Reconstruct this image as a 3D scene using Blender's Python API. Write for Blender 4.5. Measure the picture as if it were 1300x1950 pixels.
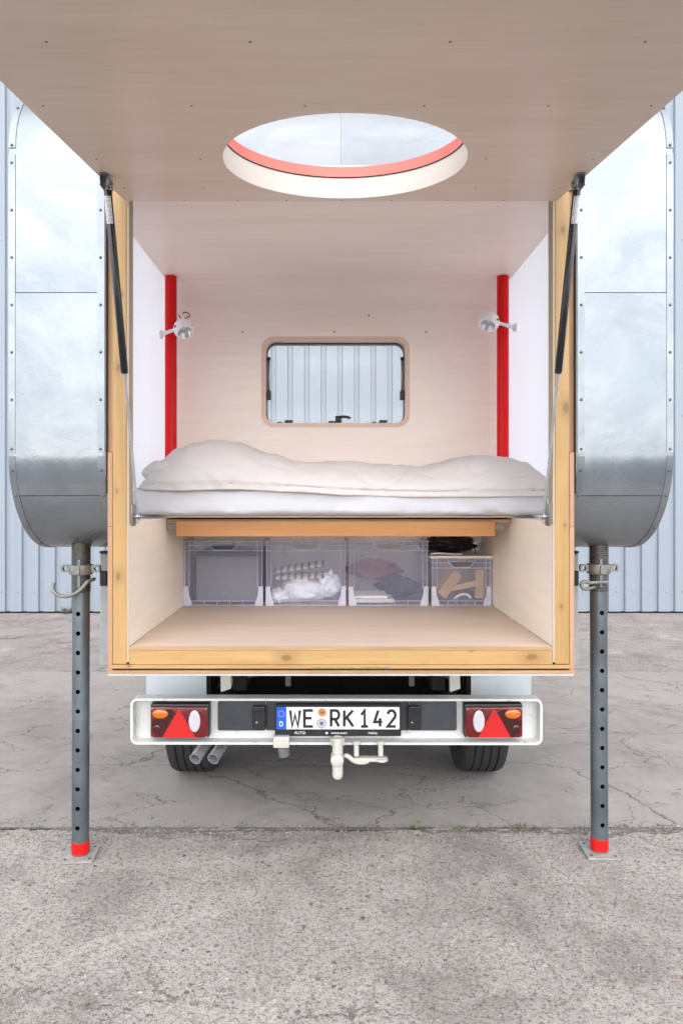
import bpy, bmesh, math, random
from mathutils import Vector, Matrix, noise
random.seed(7)
PI = math.pi
sc = bpy.context.scene
for o in list(bpy.data.objects): bpy.data.objects.remove(o)
COL = sc.collection

# ------------------------------------------------------------ camera
cam_d = bpy.data.cameras.new('camera'); cam = bpy.data.objects.new('camera', cam_d); COL.objects.link(cam)
cam.location = (-0.036, 0, 1.445); cam.rotation_euler = (PI/2, 0, 0)
cam_d.sensor_fit = 'HORIZONTAL'; cam_d.sensor_width = 36; cam_d.lens = 36
cam_d.shift_x = 0.0154; cam_d.shift_y = -0.0246
cam_d.clip_start = 0.05; cam_d.clip_end = 600
sc.camera = cam
# ------------------------------------------------------------ world, sun, exposure
SUN_E = math.radians(50)
w = bpy.data.worlds.new('World'); sc.world = w; w.use_nodes = True
wn = w.node_tree.nodes; wl = w.node_tree.links
bg = wn['Background']; bg.inputs['Strength'].default_value = 0.15
sky = wn.new('ShaderNodeTexSky'); sky.sky_type = 'NISHITA'; sky.sun_disc = False
sky.sun_elevation = SUN_E; sky.sun_rotation = PI
sky.air_density = 1.0; sky.dust_density = 0.8; sky.ozone_density = 1.0
hs = wn.new('ShaderNodeHueSaturation'); hs.inputs['Saturation'].default_value = 0.22
wl.new(sky.outputs[0], hs.inputs['Color']); wl.new(hs.outputs[0], bg.inputs[0])
sun_d = bpy.data.lights.new('sun', 'SUN'); sun_d.energy = 0.6; sun_d.angle = math.radians(75); sun_d.color = (1, .965, .93)
sun = bpy.data.objects.new('sun', sun_d); COL.objects.link(sun); sun.rotation_euler = (PI/2 - SUN_E, 0, 0); sun.location = (0, -8, 8)
sc.view_settings.view_transform = 'Standard'; sc.view_settings.look = 'None'
sc.view_settings.exposure = 1.98; sc.view_settings.gamma = 1
sc.render.engine = 'CYCLES'
sc.cycles.max_bounces = 12; sc.cycles.diffuse_bounces = 6; sc.cycles.transparent_max_bounces = 24; sc.cycles.glossy_bounces = 5

# ------------------------------------------------------------ helpers
def link(o, parent=None, loc=(0, 0, 0)):
    COL.objects.link(o); o.location = loc
    if parent: o.parent = parent
    return o
def wloc(p):
    v = Vector((0, 0, 0))
    while p: v += p.location; p = p.parent
    return v
def tag(o, label, cat, group=None, kind=None):
    if label: o['label'] = label
    if cat: o['category'] = cat
    if group: o['group'] = group
    if kind: o['kind'] = kind
    return o
def thing(name, loc, label, cat, group=None):
    o = bpy.data.objects.new(name, None); o.empty_display_size = .1
    link(o, None, loc); return tag(o, label, cat, group)
def part(name, loc, parent):                     # an empty that gathers the pieces of a part
    o = bpy.data.objects.new(name, None); link(o, parent, Vector(loc) - wloc(parent)); return o
def obj(name, bm, mat, parent=None, smooth=False, auto=None):
    """world-space bmesh -> one object whose origin is its parent's origin or its own base"""
    bmesh.ops.recalc_face_normals(bm, faces=bm.faces[:])
    xs = [v.co.x for v in bm.verts]; ys = [v.co.y for v in bm.verts]; zs = [v.co.z for v in bm.verts]
    L = Vector(((min(xs)+max(xs))/2, (min(ys)+max(ys))/2, min(zs)))
    bmesh.ops.translate(bm, verts=bm.verts[:], vec=-L)
    me = bpy.data.meshes.new(name); bm.to_mesh(me); bm.free()
    if smooth:
        me.polygons.foreach_set('use_smooth', [True]*len(me.polygons))
        if auto: me.set_sharp_from_angle(angle=math.radians(auto))
    me.materials.append(mat)
    return link(bpy.data.objects.new(name, me), parent, L - wloc(parent))
def inst(name, src, parent, loc, rot=None):      # a copy that shares mesh data; loc in world space
    o = bpy.data.objects.new(name, src if isinstance(src, bpy.types.Mesh) else src.data)
    link(o, parent, Vector(loc) - wloc(parent))
    if rot: o.rotation_euler = rot
    return o
def mesh_of(bm, mat, name='m', smooth=False, auto=40):
    bmesh.ops.recalc_face_normals(bm, faces=bm.faces[:])
    me = bpy.data.meshes.new(name); bm.to_mesh(me); bm.free(); me.materials.append(mat)
    if smooth:
        me.polygons.foreach_set('use_smooth', [True]*len(me.polygons)); me.set_sharp_from_angle(angle=math.radians(auto))
    return me
def box(x0, x1, y0, y1, z0, z1, bev=0.0, seg=2, bm=None):
    b = bmesh.new()
    vs = bmesh.ops.create_cube(b, size=1)['verts']
    for v in vs:
        v.co = Vector((x0 + (v.co.x+.5)*(x1-x0), y0 + (v.co.y+.5)*(y1-y0), z0 + (v.co.z+.5)*(z1-z0)))
    if bev > 0: bmesh.ops.bevel(b, geom=b.edges[:], offset=bev, segments=seg, affect='EDGES', profile=.5)
    if bm is None: return b
    return join(bm, b)
def join(bm, b):
    me = bpy.data.meshes.new('tmp'); b.to_mesh(me); b.free(); bm.from_mesh(me); bpy.data.meshes.remove(me); return bm
def prism(pts, axis, a0, a1, bm=None):
    """extrude 2-D polygon: axis 'x' -> pts are (y,z); 'y' -> (x,z); 'z' -> (x,y)"""
    b = bm or bmesh.new()
    def P(p, a): return {'x': (a, p[0], p[1]), 'y': (p[0], a, p[1]), 'z': (p[0], p[1], a)}[axis]
    A = [b.verts.new(P(p, a0)) for p in pts]; B = [b.verts.new(P(p, a1)) for p in pts]
    n = len(pts)
    b.faces.new(A); b.faces.new(B[::-1])
    for i in range(n): b.faces.new((A[i], A[(i+1) % n], B[(i+1) % n], B[i]))
    return b
def holed(outer, hole, axis, a0, a1, bm=None):
    """plate with a hole; outer and hole are equal-length loops"""
    b = bm or bmesh.new(); n = len(outer)
    def P(p, a): return {'x': (a, p[0], p[1]), 'y': (p[0], a, p[1]), 'z': (p[0], p[1], a)}[axis]
    R = [[b.verts.new(P(p, a)) for p in L] for L in (outer, hole) for a in (a0, a1)]
    o0, o1, h0, h1 = R
    for i in range(n):
        j = (i+1) % n
        b.faces.new((o0[i], o0[j], h0[j], h0[i])); b.faces.new((o1[i], h1[i], h1[j], o1[j]))
        b.faces.new((o0[i], o1[i], o1[j], o0[j])); b.faces.new((h0[i], h0[j], h1[j], h1[i]))
    return b
def rrect(x0, x1, z0, z1, r, n=6):
    pts = []
    for cx, cz, a in ((x1-r, z1-r, 0), (x0+r, z1-r, 90), (x0+r, z0+r, 180), (x1-r, z0+r, 270)):
        for i in range(n+1):
            t = math.radians(a + 90*i/n); pts.append((cx + r*math.cos(t), cz + r*math.sin(t)))
    return pts
def rect_for(loop, x0, x1, z0, z1, c):
    """a point on the rectangle for every point of loop (rays from c), snapping nearest ones to the corners"""
    out = []
    for (x, z) in loop:
        dx, dz = x-c[0], z-c[1]; t = 1e9
        if dx > 1e-9: t = min(t, (x1-c[0])/dx)
        if dx < -1e-9: t = min(t, (x0-c[0])/dx)
        if dz > 1e-9: t = min(t, (z1-c[1])/dz)
        if dz < -1e-9: t = min(t, (z0-c[1])/dz)
        out.append((c[0]+dx*t, c[1]+dz*t))
    for cx, cz in ((x0, z0), (x1, z0), (x1, z1), (x0, z1)):
        i = min(range(len(out)), key=lambda k: (out[k][0]-cx)**2 + (out[k][1]-cz)**2); out[i] = (cx, cz)
    return out
def tube(path, r, n=12, caps=True, bm=None):
    b = bm or bmesh.new(); path = [Vector(p) for p in path]; rings = []; m = len(path)
    rr = r if isinstance(r, (list, tuple)) else [r]*m
    up = None
    for i, p in enumerate(path):
        d = (path[min(i+1, m-1)] - path[max(i-1, 0)]).normalized()
        if up is None: up = Vector((0, 0, 1)) if abs(d.z) < .9 else Vector((0, 1, 0))
        s = d.cross(up).normalized(); up = s.cross(d).normalized()
        rings.append([b.verts.new(p + rr[i]*(math.cos(2*PI*k/n)*s + math.sin(2*PI*k/n)*up)) for k in range(n)])
    for i in range(m-1):
        for k in range(n): b.faces.new((rings[i][k], rings[i][(k+1) % n], rings[i+1][(k+1) % n], rings[i+1][k]))
    if caps: b.faces.new(rings[0][::-1]); b.faces.new(rings[-1])
    return b
def hollow(p0, p1, r, ri, n=20, bm=None):
    b = bm or bmesh.new(); p0 = Vector(p0); p1 = Vector(p1); d = (p1-p0).normalized()
    up = Vector((0, 0, 1)) if abs(d.z) < .9 else Vector((0, 1, 0)); s = d.cross(up).normalized(); up = s.cross(d)
    R = [[b.verts.new(p + q*(math.cos(2*PI*k/n)*s + math.sin(2*PI*k/n)*up)) for k in range(n)] for p, q in ((p0, r), (p1, r), (p1, ri), (p0, ri))]
    for i in range(4):
        for k in range(n): b.faces.new((R[i][k], R[i][(k+1) % n], R[(i+1) % 4][(k+1) % n], R[(i+1) % 4][k]))
    return b
def lathe(prof, c, axis=Vector((0, 0, 1)), n=24, bm=None):
    """prof: (radius, height along axis)"""
    b = bm or bmesh.new(); axis = Vector(axis).normalized(); c = Vector(c)
    up = Vector((0, 0, 1)) if abs(axis.z) < .9 else Vector((0, 1, 0)); s = axis.cross(up).normalized(); u = s.cross(axis)
    rings = []
    for r, h in prof:
        if r < 1e-6: rings.append([b.verts.new(c + axis*h)])
        else: rings.append([b.verts.new(c + axis*h + r*(math.cos(2*PI*k/n)*s + math.sin(2*PI*k/n)*u)) for k in range(n)])
    for A, B in zip(rings, rings[1:]):
        for k in range(n):
            j = (k+1) % n
            if len(A) == 1 and len(B) == 1: continue
            if len(A) == 1: b.faces.new((A[0], B[k], B[j]))
            elif len(B) == 1: b.faces.new((A[k], A[j], B[0]))
            else: b.faces.new((A[k], A[j], B[j], B[k]))
    return b
def bez(p0, p1, p2, p3, n=10):
    P = [Vector(p) for p in (p0, p1, p2, p3)]
    return [((1-t)**3)*P[0] + 3*t*(1-t)**2*P[1] + 3*t*t*(1-t)*P[2] + t**3*P[3] for t in [i/n for i in range(n+1)]]

# ------------------------------------------------------------ materials
class NT:
    def __init__(s, name):
        s.m = bpy.data.materials.new(name); s.m.use_nodes = True; s.t = s.m.node_tree; s.n = s.t.nodes; s.b = s.n['Principled BSDF']
    def node(s, typ, **kw):
        n = s.n.new('ShaderNode'+typ)
        for k, v in kw.items():
            if hasattr(n, k) and k not in ('Scale',): setattr(n, k, v)
            else: n.inputs[k].default_value = v
        return n
    def l(s, a, b): s.t.links.new(a, b)
    def coords(s, scale=(1, 1, 1), rnd=True, world=False):
        tc = s.node('TexCoord'); mp = s.node('Mapping'); mp.inputs['Scale'].default_value = scale
        if world:
            g = s.node('NewGeometry'); s.l(g.outputs['Position'], mp.inputs[0]); return mp.outputs[0]
        src = tc.outputs['Object']
        if rnd:
            oi = s.node('ObjectInfo'); ad = s.node('VectorMath', operation='ADD'); mu = s.node('MATH') if False else s.node('Math', operation='MULTIPLY')
            s.l(oi.outputs['Random'], mu.inputs[0]); mu.inputs[1].default_value = 37.0
            s.l(src, ad.inputs[0]); s.l(mu.outputs[0], ad.inputs[1]); src = ad.outputs[0]
        s.l(src, mp.inputs[0]); return mp.outputs[0]
    def noise(s, vec, scale, detail=4, rough=.55, dist=0):
        n = s.node('TexNoise'); n.inputs['Scale'].default_value = scale; n.inputs['Detail'].default_value = detail
        n.inputs['Roughness'].default_value = rough; n.inputs['Distortion'].default_value = dist; s.l(vec, n.inputs['Vector']); return n.outputs['Fac']
    def vor(s, vec, scale, feature='F1', out='Distance', rand=1):
        n = s.node('TexVoronoi', feature=feature); n.inputs['Scale'].default_value = scale; n.inputs['Randomness'].default_value = rand
        s.l(vec, n.inputs['Vector']); return n.outputs[out]
    def ramp(s, fac, stops):
        r = s.node('ValToRGB'); e = r.color_ramp.elements
        while len(e) < len(stops): e.new(.5)
        for el, (p, c) in zip(e, stops): el.position = p; el.color = (c if isinstance(c, tuple) else (c, c, c)) + (1,)
        s.l(fac, r.inputs[0]); return r.outputs[0]
    def mix(s, fac, a, b, mode='MIX'):
        n = s.node('Mix', data_type='RGBA', blend_type=mode)
        for v, i in ((fac, 0), (a, 6), (b, 7)):
            if isinstance(v, (int, float)): n.inputs[i].default_value = v
            elif isinstance(v, tuple): n.inputs[i].default_value = v + (1,)
            else: s.l(v, n.inputs[i])
        return n.outputs[2]
    def math(s, op, a, b=0):
        n = s.node('Math', operation=op)
        for v, i in ((a, 0), (b, 1)):
            if isinstance(v, (int, float)): n.inputs[i].default_value = v
            else: s.l(v, n.inputs[i])
        return n.outputs[0]
    def bump(s, h, strength=.3, dist=.01, prev=None):
        n = s.node('Bump'); n.inputs['Strength'].default_value = strength; n.inputs['Distance'].default_value = dist
        s.l(h, n.inputs['Height'])
        if prev: s.l(prev, n.inputs['Normal'])
        s.l(n.outputs[0], s.b.inputs['Normal']); return n.outputs[0]
    def set(s, **kw):
        names = dict(col='Base Color', rough='Roughness', metal='Metallic', spec='Specular IOR Level', coat='Coat Weight', trans='Transmission Weight', alpha='Alpha', sss='Subsurface Weight')
        for k, v in kw.items():
            i = s.b.inputs[names[k]]
            if isinstance(v, (int, float)): i.default_value = v
            elif isinstance(v, tuple): i.default_value = v + (1,)
            else: s.l(v, i)
        return s
def simple(name, col, rough=.5, metal=0, spec=.5, var=.06, scale=12, bump=0, dirt=None, world=False):
    t = NT(name); v = t.coords(world=world); n = t.noise(v, scale, 5, .6)
    lo = tuple(c*(1-var) for c in col); hi = tuple(min(1, c*(1+var)) for c in col)
    c = t.ramp(n, [(.3, lo), (.7, hi)])
    if dirt:
        d = t.ramp(t.noise(v, scale*2.3, 8, .7), [(.56, 0.), (.72, 1.)]); c = t.mix(t.math('MULTIPLY', d, dirt[1]), c, dirt[0])
    t.set(col=c, rough=t.ramp(n, [(.3, max(0, rough-.06)), (.7, min(1, rough+.06))]), metal=metal, spec=spec)
    if bump: t.bump(n, bump, .004)
    return t.m
def wood(name, a, b, axis, rough=.45, grain=1.0, knots=0, kcol=(.2, .08, .03), kpts=()):
    t = NT(name); s = {'x': (1.2, 14, 14), 'y': (14, 1.2, 14), 'z': (14, 14, 1.2)}[axis]
    v = t.coords(s); n1 = t.noise(v, 1.6, 6, .6, .6); n2 = t.noise(v, 9, 3, .5)
    c = t.ramp(n1, [(.3, a), (.7, b)])
    c = t.mix(t.math('MULTIPLY', t.ramp(n2, [(.45, 0.), (.75, 1.)]), .25*grain), c, tuple(q*.7 for q in a))
    big = t.noise(t.coords({'x': (.5, 2.2, 2.2), 'y': (2.2, .5, 2.2), 'z': (2.2, 2.2, .5)}[axis]), 1.7, 3, .5)
    c = t.mix(t.math('MULTIPLY', t.ramp(big, [(.4, 0.), (.7, 1.)]), .35), c, tuple(q*.86 for q in a))
    if knots:
        ks = {'x': (2.2, 9, 9), 'y': (9, 2.2, 9), 'z': (9, 9, 2.2)}[axis]
        kv = t.coords(ks); d = t.vor(kv, knots)
        c = t.mix(t.ramp(d, [(.16, 1.), (.24, 0.)]), c, kcol)
        c = t.mix(t.math('MULTIPLY', t.ramp(d, [(.2, 1.), (.42, 0.)]), .35), c, tuple(q*.55 for q in a))
    for (kx, ky, kz, kr) in kpts:
        g = t.node('NewGeometry'); sb_ = t.node('VectorMath', operation='SUBTRACT'); t.l(g.outputs['Position'], sb_.inputs[0]); sb_.inputs[1].default_value = (kx, ky, kz)
        ml = t.node('VectorMath', operation='MULTIPLY'); t.l(sb_.outputs[0], ml.inputs[0]); ml.inputs[1].default_value = ((.7, .1, 1.2) if axis == 'x' else (1.2, .1, .75)); ln = t.node('VectorMath', operation='LENGTH'); t.l(ml.outputs[0], ln.inputs[0])
        d = t.math('ADD', t.math('DIVIDE', ln.outputs['Value'], kr), t.math('MULTIPLY', t.math('SUBTRACT', n2, .5), .5))
        c = t.mix(t.math('MULTIPLY', t.ramp(d, [(.55, 1.), (1., 0.)]), .75), c, kcol)
        c = t.mix(t.math('MULTIPLY', t.ramp(t.math('MULTIPLY', d, .35), [(.3, 1.), (1., 0.)]), .45), c, tuple(q*.62 for q in a))
    t.set(col=c, rough=rough, spec=.4); t.bump(n2, .05, .002); return t.m
M = {}
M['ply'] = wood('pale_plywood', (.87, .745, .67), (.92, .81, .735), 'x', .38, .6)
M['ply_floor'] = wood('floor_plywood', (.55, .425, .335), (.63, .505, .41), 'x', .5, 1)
M['ply_side'] = wood('side_plywood', (.78, .68, .57), (.84, .75, .64), 'y', .4, .4)
M['ply_rim'] = wood('lining_plywood', (.36, .285, .20), (.43, .345, .25), 'z', .5, .6)
M['frame_ply'] = wood('window_frame_plywood', (.66, .47, .37), (.72, .54, .44), 'x', .4, .5)
M['liner'] = simple('cream_liner', (.56, .51, .455), .5, var=.03, scale=5)
M['ply_hatch'] = wood('shaded_hatch_plywood', (.72, .575, .475), (.78, .645, .545), 'x', .38, .7)  # darker copy of the plywood, shade of the bounce-lit underside in its colour
M['ply_cream'] = wood('cream_plywood', (.82, .76, .66), (.86, .8, .71), 'x', .4, .3)
M['pine'] = wood('pine_upright', (.35, .205, .073), (.44, .275, .112), 'z', .45, 1, 0, (.17, .07, .02), [((p-630)/526-.036, 2.47, 1.445-(q-943)/526, r) for p, q, r in ((1077, 776, .018), (1071, 437, .012), (1075, 1000, .006), (1068, 1155, .007), (226, 700, .012), (232, 560, .007), (225, 1098, .014), (222, 935, .006))])
M['pine_x'] = wood('pine_rail', (.35, .205, .073), (.44, .275, .112), 'x', .45, 1, 0, (.17, .07, .02), [((p-630)/526-.036, 2.47, 1.445-(q-943)/526, r) for p, q, r in ((545, 1253, .016), (1012, 1251, .017), (897, 1240, .004), (248, 1267, .005))])
M['larch'] = wood('orange_board', (.41, .175, .052), (.49, .225, .078), 'x', .45, .8)
M['ply_edge'] = wood('brown_plywood_edge', (.33, .18, .09), (.46, .28, .16), 'z', .6, 1)
M['ply_edge_x'] = wood('brown_plywood_edge_flat', (.33, .18, .09), (.46, .28, .16), 'x', .6, 1)
M['white_wall'] = simple('white_gloss_wall', (.84, .82, .86), .22, var=.015, scale=2)
M['red'] = simple('red_gloss_paint', (.66, .003, .006), .42, spec=.25, var=.03, scale=6)
M['red_rim'] = simple('salmon_rim', (.75, .16, .12), .35, var=.03, scale=6)
M['red_tape'] = simple('red_tape', (.52, .006, .004), .5, spec=.25, var=.15, scale=30)
M['white_plastic'] = simple('white_lamp_plastic', (.84, .83, .84), .3, var=.02)
M['chrome'] = simple('reflector', (.85, .85, .85), .18, 1, var=.03)
M['black'] = simple('black_plastic', (.012, .012, .014), .38, var=.2, scale=20)
M['black_paint'] = simple('black_satin', (.012, .012, .014), .25, var=.2, scale=20)
M['rubber'] = simple('tyre_rubber', (.018, .018, .019), .75, var=.2, scale=25, bump=.2)
M['dark'] = simple('dark_underbody', (.012, .0115, .011), .85, spec=.2, var=.4, scale=9)
M['chassis'] = simple('grey_underbody', (.10, .10, .095), .7, var=.3, scale=14)
M['zinc'] = simple('zinc_steel', (.32, .335, .34), .38, .8, var=.15, scale=30)
M['steel_rod'] = simple('polished_rod', (.55, .56, .58), .3, .75, var=.05)
M['thread'] = simple('threaded_steel', (.14, .135, .125), .5, .8, var=.3, scale=40)
M['cast'] = simple('cast_collar', (.20, .19, .175), .55, .5, var=.25, scale=45, bump=.3)
M['plate_steel'] = simple('base_plate_steel', (.30, .29, .275), .55, .3, var=.2, scale=40)
M['truck_white'] = simple('white_truck_paint', (.59, .59, .572), .42, var=.06, scale=7, dirt=((.26, .22, .175), .6), bump=.08)
M['side_grey'] = simple('weathered_side_board', (.36, .37, .37), .5, .2, var=.1, scale=9, dirt=((.2, .17, .14), .5))
M['fender_white'] = simple('white_fender_paint', (.55, .585, .62), .3, var=.03, scale=4)
M['hitch_white'] = simple('painted_hitch', (.47, .455, .41), .5, var=.06, scale=25, dirt=((.25, .2, .15), .5), bump=.2)
M['panel_dark'] = simple('dark_grey_plastic', (.032, .036, .042), .35, var=.35, scale=7)
M['plate_white'] = simple('plate_white', (.72, .72, .73), .4, var=.01)
M['plate_blue'] = simple('plate_blue', (.005, .10, .62), .4, var=.02)
M['ink'] = simple('plate_black', (.008, .008, .008), .45, var=.1)
M['yellow'] = simple('star_yellow', (.8, .6, .03), .5, var=.02)
M['white_ink'] = simple('white_print', (.75, .75, .75), .5, var=.02)
M['seal_orange'] = simple('orange_seal', (.62, .20, .03), .5, var=.2, scale=90)
M['seal_grey'] = simple('grey_seal', (.42, .44, .48), .5, var=.1, scale=90)
M['seal_dark'] = simple('dark_seal', (.10, .12, .16), .5, var=.1, scale=90)
M['sheet'] = simple('white_sheet', (.555, .55, .58), .85, var=.02, scale=3)
M['duvet'] = simple('cream_cotton', (.55, .51, .492), .9, var=.02, scale=2.5)
M['grey_box'] = simple('grey_box', (.16, .15, .15), .6, var=.05, scale=4)
M['cloth_white'] = simple('white_bag', (.85, .85, .88), .6, var=.03)
M['paper'] = simple('cream_paper', (.8, .76, .7), .7, var=.05)
M['kraft'] = simple('brown_wood_offcut', (.50, .32, .17), .6, var=.15, scale=20)
M['redcloth'] = simple('red_cloth', (.30, .15, .16), .9, var=.1)
M['darkcloth'] = simple('dark_cloth', (.05, .06, .09), .9, var=.2)
def lens(name, col, rough=.12):
    t = NT(name); v = t.coords((1, 1, 1)); n = t.vor(v, 170, out='Distance'); t.set(col=col, rough=rough, coat=.6); t.bump(n, .25, .002); return t.m
M['lens_red'] = lens('red_lens', (.12, .002, .003)); M['lens_bright'] = lens('red_reflector', (.50, .004, .004), .3)
M['lens_amber'] = lens('amber_lens', (.55, .13, .005)); M['lens_white'] = lens('clear_lens', (.50, .47, .52)); M['lens_dark'] = lens('dark_red_lens', (.035, .001, .002))
# striped cloth
t = NT('striped_cloth'); v = t.coords((1, 1, 1), False); wv = t.node('TexWave', wave_type='BANDS', bands_direction='X'); wv.inputs['Scale'].default_value = 9; t.l(v, wv.inputs[0])
t.set(col=t.ramp(wv.outputs['Fac'], [(.62, (.72, .64, .56)), (.78, (.16, .14, .20))]), rough=.9); M['stripe'] = t.m
# translucent plastic (storage boxes), window and dome
def clear(name, tint, milky, gl=.08, rough=.2, trans=(1, 1, 1)):
    t = NT(name); n = t.n; n.remove(t.b); out = n['Material Output']
    tr = t.node('BsdfTransparent'); tr.inputs[0].default_value = trans + (1,)
    df = t.node('BsdfDiffuse'); df.inputs[0].default_value = tint + (1,)
    tl = t.node('BsdfTranslucent'); tl.inputs[0].default_value = tint + (1,)
    gs = t.node('BsdfGlossy'); gs.inputs['Roughness'].default_value = rough
    m1 = t.node('MixShader'); m1.inputs[0].default_value = .5; t.l(df.outputs[0], m1.inputs[1]); t.l(tl.outputs[0], m1.inputs[2])
    m2 = t.node('MixShader'); t.l(tr.outputs[0], m2.inputs[1]); t.l(m1.outputs[0], m2.inputs[2])
    nz = t.noise(t.coords((1, 1, 1)), 9, 3); t.l(t.ramp(nz, [(.3, milky*.85), (.7, milky*1.15)]), m2.inputs[0])
    fr = t.node('LayerWeight'); fr.inputs[0].default_value = .5
    m3 = t.node('MixShader'); t.l(t.math('ADD', t.math('MULTIPLY', t.math('POWER', fr.outputs['Facing'], 4.0), .4), gl), m3.inputs[0]); t.l(m2.outputs[0], m3.inputs[1]); t.l(gs.outputs[0], m3.inputs[2])
    t.l(m3.outputs[0], out.inputs[0]); return t.m
M['bin'] = clear('frosted_plastic', (.60, .62, .82), .30, .02, .25)
M['bin_rib'] = clear('thick_frosted_plastic', (.88, .88, .97), .66, .03, .3)
t = NT('opal_acrylic'); t.n.remove(t.b); df = t.node('BsdfDiffuse'); df.inputs[0].default_value = (.90, .89, .93, 1); tl = t.node('BsdfTranslucent'); tl.inputs[0].default_value = (.93, .92, .97, 1)
mx = t.node('MixShader'); mx.inputs[0].default_value = .78; t.l(df.outputs[0], mx.inputs[1]); t.l(tl.outputs[0], mx.inputs[2])
gs = t.node('BsdfGlossy'); gs.inputs['Roughness'].default_value = .12; fr = t.node('LayerWeight'); fr.inputs[0].default_value = .5; mz = t.node('MixShader'); t.l(t.math('MULTIPLY', t.math('POWER', fr.outputs['Facing'], 4.0), .35), mz.inputs[0]); t.l(mx.outputs[0], mz.inputs[1]); t.l(gs.outputs[0], mz.inputs[2])
t.l(mz.outputs[0], t.n['Material Output'].inputs[0]); M['opal'] = t.m
M['pane'] = clear('window_acrylic', (.97, .97, 1), .12, .012, .08)
M['dome'] = clear('dome_acrylic', (.9, .9, .9), .05, .03, .08)
# aluminium skin
def skin(name, base, r0, r1, big=1.0, met=.6):
    t = NT(name); v = t.coords((1, 1, 1), True)
    n = t.noise(v, 3.2, 7, .62, .3); t.b.inputs['Specular IOR Level'].default_value = .25; f = t.noise(t.coords((40, 40, 2.0)), 3, 3, .6); sp = t.noise(v, 14, 6, .7)
    c = t.ramp(n, [(.3, tuple(q*.86 for q in base)), (.62, base)])
    st = t.ramp(sp, [(.58, 0.), (.75, 1.)]); c = t.mix(t.math('MULTIPLY', st, .4), c, tuple(q*.6 for q in base))
    cl = t.noise(t.coords((1, 1, 1.6)), 1.9, 5, .6, .8); c = t.mix(t.math('MULTIPLY', t.ramp(cl, [(.40, 0.), (.60, 1.)]), .75), c, tuple(q*k for q, k in zip(base, (.66, .70, .74))))
    t.set(col=c, metal=met, rough=t.ramp(n, [(.3, r0), (.7, r1)]))
    b = t.bump(n, .10*big, .03); t.bump(f, .02, .002, b); return t.m
M['alu'] = skin('aluminium_skin', (.27, .287, .304), .16, .38)
M['alu_roof'] = skin('darkened_roof_sheet', (.185, .20, .215), .22, .42)  # same sheet metal, colour darkened to hold down the sky it reflects
M['alu_trim'] = skin('aluminium_trim', (.27, .285, .298), .25, .36, .3)
M['galv'] = skin('galvanised_tube', (.18, .205, .222), .28, .5, .4, .8)
M['rivet'] = simple('rivet_head', (.10, .10, .105), .5, .5, var=.2)
M['screw'] = simple('dark_screw', (.22, .18, .15), .5, .6, var=.2)
M['wall_sheet'] = simple('blue_grey_cladding', (.21, .238, .275), .45, 0, .4, .03, 1.5)
M['rubber_gap'] = simple('dark_joint', (.03, .028, .026), .95, var=.3)

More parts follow.
